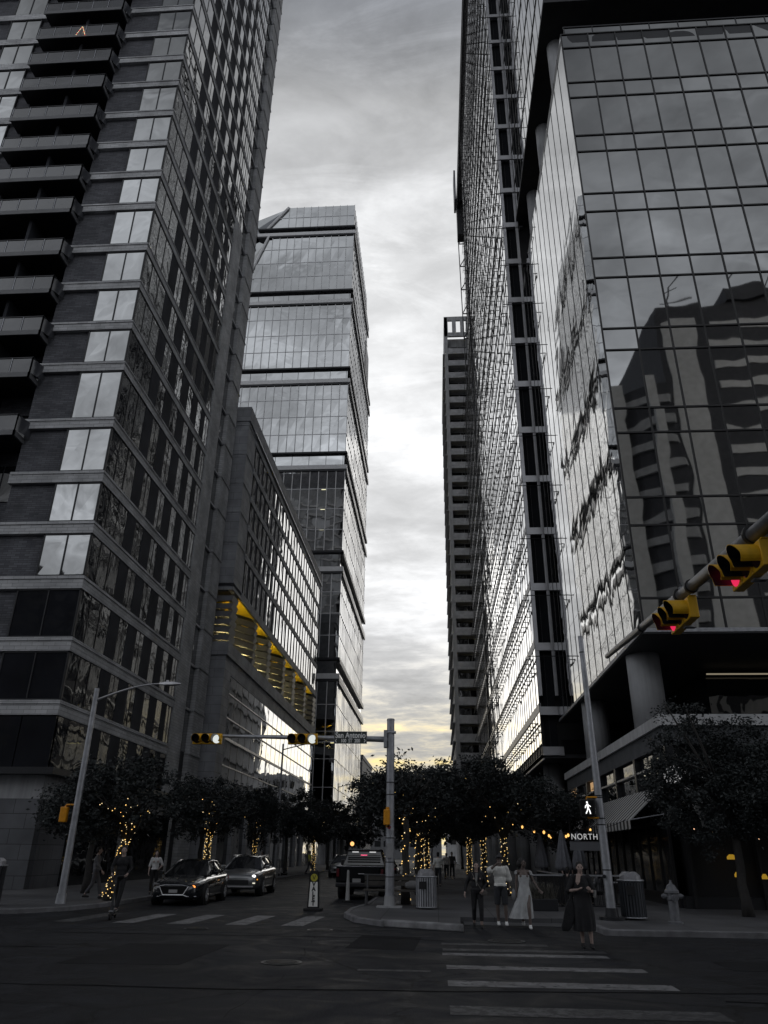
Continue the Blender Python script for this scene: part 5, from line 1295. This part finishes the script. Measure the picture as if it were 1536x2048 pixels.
b=MB(); b.cyl((.27,-.12,1.02),(.27,-.12,1.14),.033,.042,14); b.cyl((.27,-.12,1.14),(.27,-.12,1.165),.046,.044,14); b.build('paper_cup',mat('paper_cup',(.24,.24,.235),.6),t)
b=MB(); b.loft([[(-.09,-.10,1.47),(.0,-.11,1.47),(.0,-.05,1.5),(-.09,-.05,1.5)],[(-.13,-.165,1.33),(-.04,-.17,1.33),(-.04,-.1,1.33),(-.13,-.1,1.33)],[(-.10,-.168,1.27),(-.09,-.168,1.27),(-.09,-.1,1.27),(-.10,-.1,1.27)]]); b.build('neckline',SKIN,t)
b=MB(); b.loft([[(-.30-w+ox,-.05-w*.4,z),(-.30+w+ox,-.05-w*.4,z),(-.30+w+ox,-.05+w*.5,z),(-.30-w+ox,-.05+w*.5,z)] for z,w,ox in ((.98,.03,.02),(.85,.09,0),(.6,.12,-.04),(.42,.12,-.10),(.33,.07,-.14))]); 
b.build('tote_bag',cloth('black',(.014,.014,.017)),t,bevel=.04)
# e-scooter and its rider
def scooter(label,x,y,z,rz,group=None):
    T=thing('kick_scooter',label,'scooter',(x,y,z),rz,group)
    b=MB(); b.box(-.08,.08,-.42,.38,.10,.15); b.build('deck',BLACK,T,bevel=.02)
    b=MB(); b.tube([(0,-.50,.12),(0,-.42,.55),(0,-.36,1.08)],.028,8); b.build('stem',DARK,T); b=MB(); b.tube([(-.24,-.34,1.10),(0,-.36,1.08),(.24,-.34,1.10)],.018,8); b.build('handlebar',DARK,T)
    for yy in (-.52,.48):
        w=MB(); w.cyl((-.025,yy,.11),(.025,yy,.11),.11,n=22); w.build('wheel',RUB,T)
    b=MB(); b.box(-.05,.05,-.62,-.42,.21,.24); b.box(-.05,.05,.36,.58,.21,.24); b.build('mudguard',STEEL,T)
    b=MB(); b.cyl((0,-.44,.95),(0,-.475,.95),.03,n=12); b.build('head_lamp',mat('headlight_glass',(.10,.10,.11),.1),T)
    return T
scooter('dark kick scooter being ridden toward the left crossing',-9.15,23.1,0,.25)
person('man in black standing on a moving kick scooter in front of the nearest lit tree',-9.10,23.15,.15,.25,1.72,J=dict(hL=(.08,.05,.93),hR=(-.08,.05,.93),kL=(.06,-.05,.5),kR=(-.05,.12,.5),aL=(.0,-.12,.085),aR=(.0,.2,.085),eL=(.27,-.03,1.16),wL=(.22,-.30,1.02),eR=(-.27,-.03,1.16),wR=(-.22,-.30,1.02)),
  top=cloth('black',(.014,.014,.017)),bottom=cloth('black',(.014,.014,.017)),shoes=BSH,hair=HAIR,sleeve=1.9,leg=1.9,vox=.012)
WALK=dict(aL=(.09,-.25,.1),kL=(.1,-.16,.52),aR=(-.09,.28,.15),kR=(-.1,.06,.5),eL=(.25,.12,1.15),wL=(.26,.10,.9),eR=(-.25,-.06,1.15),wR=(-.26,-.22,.95))
person('grey-clothed man walking on the left pavement between street lamp and lit tree',-12.6,29.6,.12,1.9,1.74,J=WALK,top=cloth('grey',(.12,.12,.13)),bottom=cloth('grey2',(.07,.07,.08)),shoes=BSH,hair=HAIR,sleeve=1.8,leg=1.85,vox=.016)
person('woman in a white top with long dark hair beside the black sedan',-11.75,33.5,.12,.3,1.64,J=dict(eL=(.3,-.02,1.17),wL=(.2,-.2,1.05)),top=cloth('white2',(.60,.60,.61)),bottom=cloth('black',(.014,.014,.017)),shoes=BSH,hair=HAIR,hairl='long',sleeve=1.0,leg=1.9,fem=True,vox=.014)
def walkers():
    L=[('person in a pale shirt walking away beside the ribbed litter bin',.02,44.0,cloth('white',(.66,.66,.64)),1.72,math.pi,False),
       ('couple member in a white top far down the walk, left of the pair',.62,58.5,cloth('white2',(.60,.60,.61)),1.70,math.pi,True),
       ('couple member in a grey top far down the walk, right of the pair',1.05,60.2,cloth('grey',(.12,.12,.13)),1.78,.1,False),
       ('distant person in a yellow vest on the left pavement past the valet sign',-10.4,66,mat('cloth_vest',(.42,.42,.05),.8),1.75,1.3,False),
       ('distant person in white on the left pavement under the hotel',-12.6,58,cloth('white2',(.60,.60,.61)),1.66,-.6,True),
       ('dark-clad person standing on the terrace near the restaurant door',5.2,33.5,cloth('black',(.014,.014,.017)),1.72,.2,False)]
    for l,x,y,m,h,rz,f in L: person(l,x,y,.12,rz,h,J=WALK,top=m,bottom=cloth('charcoal',(.028,.03,.036)),shoes=BSH,hair=HAIR,sleeve=.95,leg=1.9,fem=f,vox=.022,group=None)
walkers()
SIT=dict(hL=(.09,0,.50),hR=(-.09,0,.50),kL=(.1,-.42,.50),kR=(-.1,-.42,.50),aL=(.1,-.40,.085),aR=(-.1,-.42,.085),sL=(.18,.0,.99),sR=(-.18,0,.99),eL=(.24,-.1,.74),eR=(-.24,-.1,.74),wL=(.12,-.33,.78),wR=(-.12,-.33,.78),head=(0,-.02,1.20),chest=(0,0,.84),pelvis=(0,0,.54))
# ================================================================ restaurant terrace on the walk
def terrace():
    def rail(x0,y0,x1,y1,label):
        T=thing('terrace_railing',label,'railing',(x0,y0,.12),math.atan2(y1-y0,x1-x0)); L=math.hypot(x1-x0,y1-y0)
        b=MB(); b.box(0,L,-.03,.03,1.0,1.05); b.build('top_rail',STEEL,T); b=MB(); b.box(0,L,-.02,.02,.08,.12); b.build('bottom_rail',DARK,T)
        for k in range(int(L/1.3)+1): MB().box(k*1.3-.03,k*1.3+.03,-.03,.03,0,1.05).build('post',DARK,T)
        b=MB(); k=.1
        while k<L: b.box(k-.008,k+.008,-.008,.008,.12,1.0); k+=.11
        b.build('bars',BLACK,T)
    rail(2.95,28.2,4.3,28.2,'short dark railing of the terrace right behind the woman in the pale dress')
    rail(4.3,28.2,4.3,36,'long railing along the terrace beside the walk'); rail(4.45,28.35,6.6,28.35,'front railing of the terrace behind the phone woman')
    for i,(x,y) in enumerate(((5.3,30.4),(5.2,33.2),(6.6,31.5))):
        T=thing('cafe_table',['round terrace table closest to the front railing','terrace table further back along the long railing','terrace table under the awning edge'][i],'table',(x,y,.12),0,'terrace tables')
        MB().cyl((0,0,.72),(0,0,.75),.38,n=24).build('tabletop',STEEL,T); MB().cyl((0,0,.03),(0,0,.72),.03,n=10).build('leg',DARK,T); MB().cyl((0,0,0),(0,0,.03),.25,n=20).build('foot',DARK,T)
    def chair(x,y,rz,lab):
        T=thing('cafe_chair',lab,'chair',(x,y,.12),rz,'terrace chairs')
        MB().box(-.2,.2,-.2,.2,.43,.46).build('seat',DARK,T); MB().box(-.2,.2,.18,.21,.6,.9).build('backrest',DARK,T)
        for a in (-.17,.17):
            for c in (-.17,.19): MB().tube([(a,c,0),(a,c,.43 if c<0 else .9)],.014,6).build('leg',DARK,T)
    chair(4.8,30.9,2.6,'terrace chair holding the left seated diner'); chair(5.9,30.8,-2.3,'terrace chair holding the right seated diner'); chair(5.0,33.9,.2,'empty terrace chair behind the second table'); chair(7.1,32,-1,'empty terrace chair by the awning edge')
    person('seated diner in black at the front terrace table, left side',4.8,30.9,.06,2.6,1.72,J=SIT,top=cloth('black',(.014,.014,.017)),bottom=cloth('charcoal',(.028,.03,.036)),shoes=BSH,hair=HAIR,sleeve=1.8,leg=1.9,vox=.02)
    person('seated diner with long hair at the front terrace table, right side',5.9,30.8,.06,-2.3,1.66,J=SIT,top=cloth('grey',(.12,.12,.13)),bottom=cloth('black',(.014,.014,.017)),shoes=BSH,hair=HAIR,hairl='long',sleeve=1.0,leg=1.9,fem=True,vox=.02)
    # closed pale parasols
    for i,(x,y) in enumerate(((4.9,32.3),(5.9,34.5),(4.7,37.5))):
        T=thing('parasol',['folded pale parasol nearest the front terrace railing','folded pale parasol by the middle of the terrace','folded pale parasol at the far end of the terrace'][i],'parasol',(x,y,.12),0,'folded terrace parasols')
        MB().cyl((0,0,0),(0,0,2.6),.025,n=8).build('pole',DARK,T); MB().cyl((0,0,0),(0,0,.08),.28,n=20).build('base',DARK,T)
        b=MB(); n=32
        b.loft([[(r*(1+.18*math.sin(k*2*math.pi/n*8))*math.cos(2*math.pi*k/n),r*(1+.18*math.sin(k*2*math.pi/n*8))*math.sin(2*math.pi*k/n),z) for k in range(n)] for z,r in ((2.55,.03),(2.3,.10),(1.8,.19),(1.25,.30),(1.1,.27))]); b.build('canopy',cloth('parasol',(.13,.135,.155)),T,smooth=True)
    # grass planter
    T=thing('planter','dark planter of spiky ornamental grass by the railing behind the pale dress','planter',(3.3,27.4,.12)); MB().box(-.55,.55,-.2,.2,0,.35).build('box',DARK,T,bevel=.02)
    b=MB()
    for _ in range(260):
        x,y=R.uniform(-.5,.5),R.uniform(-.16,.16); a=R.uniform(0,6.28); l=R.uniform(.3,.7); d=Vector((math.cos(a),math.sin(a),0)); p0=Vector((x,y,.33)); p1=p0+d*l*.35+Vector((0,0,l*.7)); p2=p0+d*l*.8+Vector((0,0,l*.75)); w=Vector((-d.y,d.x,0))*.007
        b.add([p0-w,p0+w,p1+w,p1-w,p2],[(0,1,2,3),(3,2,4)])
    b.build('grass',mat('dry_grass',(.12,.115,.10),.8),T)
    # hanging festoon bulbs
    sp=[(4.3,30.5,2.75),(5.4,36,3.35)]
    for i,(P0,P1) in enumerate((((2.6,30,3.05),(7.1,30.6,3.0)),((3.2,34,3.1),(7.1,36,3.05)),((4.0,38,3.2),(7.1,42,3.1)))):
        T=thing('festoon_lights',['string of warm bulbs hung across the front of the terrace','string of warm bulbs over the middle of the terrace','string of warm bulbs at the far end of the terrace'][i],'string lights',(0,0,0),0,'terrace festoons')
        P0,P1=Vector(P0),Vector(P1); pts=[P0.lerp(P1,u/10)-Vector((0,0,.5*4*(u/10)*(1-u/10))) for u in range(11)]
        MB().tube(pts,.010,5).build('cable',BLACK,T)
        for u in [k for k in range(1,10) if (k*7+i*3)%5<2]: MB().ell(tuple(pts[u]-Vector((0,0,.09))),(.045,.045,.06),10,7).build('bulb',emis('amber_bulb',(1,.52,.14),1.6 if u%2 else .9),T)
    # hanging name sign
    T=thing('hanging_sign','small white NORTH sign over the terrace entrance beside the leaning pole','sign',(5.92,33.0,2.44))
    MB().box(-.60,.60,.02,.06,-.50,-.16).build('board',mat('sign_board',(.15,.155,.17),.6),T)
    MB().box(-.62,.62,.0,.03,-.16,-.14).build('rail',DARK,T); b=MB(); b.tube([(-.55,.02,-.15),(-.55,.02,.75)],.012,5); b.tube([(.55,.02,-.15),(.55,.02,.75)],.012,5); b.build('hanger',DARK,T)
    text('sign_letters','NORTH',.31,emis('north_white',(1,1,1),.38),T,(0,-.02,.0),ext=.01,sx=.9,spacing=1.15)
terrace()
def shopfront():
    T=thing('restaurant_front','dark glazed restaurant front with lit pendant lamps inside, under the striped awnings','shopfront',(8.6,29.5,0.12),world=True)
    b=MB()
    for k in range(14):
        y=30.1+k*1.5; b.box(8.42,8.52,y-.04,y+.04,.5,2.9)
    b.box(8.40,8.54,30,51.5,2.84,2.95); b.box(8.40,8.54,30,51.5,.45,.55); b.build('frame',BLACK,T)
    for k in range(13): MB().quad((8.47,30.15+k*1.5,.55),(8.47,31.55+k*1.5,.55),(8.47,31.55+k*1.5,2.84),(8.47,30.15+k*1.5,2.84)).build('window',glass('shop_glass',ior=1.5,wav=.2,ws=.6,rough=.08),T)
    for i,(x,z) in enumerate(((10.2,1.75),(12.4,1.72),(14.3,1.6),(10.3,1.2),(11.2,1.15))):
        T=thing('pendant_lamp',['yellow pendant lamp glowing in the restaurant, leftmost','yellow pendant lamp glowing near the middle of the dark restaurant','yellow pendant lamp at the right edge of the restaurant','low warm table lamp left in the dark restaurant','small warm candle lamp right of the low table lamp'][i],'lamp',(x,29.1,z),0,'restaurant lamps')
        r=.16 if i<3 else .10
        b=MB(); b.loft([[(q*r*math.cos(2*math.pi*k/16),q*r*.5*math.sin(2*math.pi*k/16),zz) for k in range(16)] for q,zz in ((.45,.1),(1,.02),(1,-.06))]); b.build('shade',emis('pendant_glow',(1,.58,.05),.28),T); MB().cyl((0,0,.1),(0,0,.95),.008,n=5).build('cord',BLACK,T)
    T=thing('fairy_lights','loose string of tiny bulbs glinting in the dark under the right-hand awning','string lights',(9,28.9,2.6)); P=[(i*.72,R.uniform(-.05,.3),R.uniform(-.75,.15)) for i in range(13)]
    MB().tube(P,.004,4).build('cable',BLACK,T)
    for p in P: MB().ell(p,(.022,.018,.026),8,6).build('bulb',emis('tiny_bulb',(1,.6,.35),1.2),T)
shopfront()
for i,(x,y,rz) in enumerate(((-12.2,60.5,.4),(-12.0,61.6,.2),(-11.9,63.2,-.2))):
    scooter(['parked kick scooter nearest in the row on the left pavement','middle parked kick scooter on the left pavement','farthest parked kick scooter on the left pavement'][i],x,y,.12,rz,'kick scooters parked on the left pavement')
# distance: end of the street
simple_block('distant_building','dark low building closing the left side of the street end',-46,-19,200,230,24,3.6,2.0,mat('distant_wall',(.09,.092,.10),.8),G_D,'s')
simple_block('distant_building','grey wide building closing the middle of the street end',-44,1.6,300,330,17,3.6,2.2,mat('distant_wall2',(.12,.122,.13),.8),G_D,'s')
for i,(x,y) in enumerate(((-12,108),(-2.5,112),(-8,190),(3,100),(-1,150),(-13,140))):
    tree(x,y,7,3.6,5.0,2.6,['distant left street tree past the glass tower','distant kerb tree beyond the parked cars','tree at the very end of the street','distant inner tree at the end of the walk','hazy tree far down the middle of the street','hazy tree far down the left pavement'][i],60+i,ncl=130,leaves=34,ls=2.2)

# small light figure hung on a high balcony, furniture and plants on others
T=thing('light_figure','small tree of red and white fairy lights on a top left balcony','decoration',(-26.6,34.95,59.3))
MB().tube([(0,0,0),(0,0,1.05)],.01,5).build('frame',BLACK,T)
for i in range(18):
    u=i/18; sgn=-1 if i%2 else 1; MB().ell((sgn*(1-u)*.36,0,u*1.05),(.028,.02,.03),8,6).build('bulb',emis('fig_red',(1,.12,.08),1.6) if i%3==0 else BULBW,T)
BZ=[21.33,24.86,28.87,32.0,35.26,38.45,42.18,45.26,48.34,51.53,54.83]
rr=random.Random(5)
for i,zz in enumerate(BZ[1:9]):
    x=-24.6-rr.uniform(0,2.4)
    if i%2==0:
        T=thing('balcony_chair','pale balcony chair on the stacked balconies, number %d up from the lowest visible one'%(i+1) if False else ['pale chair on the lowest visible left balcony','x','pale chair on a left balcony two floors above the lowest','x','pale chair on a left balcony halfway up','x','pale chair on a high left balcony','x'][i],'chair',(x,36.0,zz-1.28))
        MB().box(-.25,.25,-.25,.25,.38,.44).build('seat',WHITEM,T); MB().box(-.25,.25,.2,.25,.44,.95).build('backrest',WHITEM,T)
        for a in (-.22,.22):
            for c in (-.22,.22): MB().box(a-.02,a+.02,c-.02,c+.02,0,.38).build('leg',WHITEM,T)
    else:
        T=thing('potted_plant',['x','leafy potted plant on the second visible left balcony','x','leafy potted plant on the fourth visible left balcony','x','leafy potted plant on the sixth visible left balcony','x','leafy potted plant on the eighth visible left balcony'][i],'plant',(x,35.5,zz-1.28))
        MB().cyl((0,0,0),(0,0,.4),.16,.2,14).build('pot',CONC_L,T); b=MB()
        for _ in range(90):
            p=Vector((rr.gauss(0,.14),rr.gauss(0,.14),.75+rr.gauss(0,.2))); d=Vector((rr.gauss(0,1),rr.gauss(0,1),rr.gauss(0,1))).normalized()*.09; w=d.cross(Vector((.3,.5,1))).normalized()*.03
            b.add([p-d,p+w,p+d,p-w],[(0,1,2,3)])
        b.build('foliage',LEAF2,T)
# patched asphalt and tar seams
PT=mat('asphalt_patch',(.013,.0135,.016),.85,var=.35,vs=1.2,bump=.6,bs=50,spec=.2)
def patch(pts): struct(MB().prism(pts,.0015,.003),'road_patch',PT)
patch([(-6.5,14.2),(-4.4,14.3),(-4.3,17.4),(-6.4,17.3)]); patch([(-12,9.2),(-7.5,9.4),(-7.4,10.9),(-12,10.6)]); patch([(-1.9,17.2),(-.5,17.0),(-.4,19.6),(-1.8,19.9)]); patch([(5,15),(12,15.6),(12,17),(5,16.2)])
def seam(P,w=.035):
    b=MB(); rr=random.Random(len(P)+int(P[0][0]*7)); pts=[]
    for a,c in zip(P,P[1:]):
        for k in range(12): u=k/12; pts.append(Vector((a[0]+(c[0]-a[0])*u+rr.uniform(-.05,.05),a[1]+(c[1]-a[1])*u+rr.uniform(-.04,.04),.0045)))
    b.loft([[p+Vector((0,w*rr.uniform(.4,1.2),0)),p-Vector((0,w*rr.uniform(.4,1.2),0))] for p in pts],closed=False,cap=False); struct(b,'road_seam',mat('tar',(.008,.008,.009),.9,spec=.05))
seam([(-14,12.2),(-3,12.0),(9,13.1)]); seam([(-9,19.2),(-1,19.3),(.2,18.9)]); seam([(-2.6,8),(-2.4,14),(-2.9,20)],.03); seam([(-14,16.1),(-7,16.4)],.03); seam([(3.8,12),(9,11.2),(14,12)],.04)
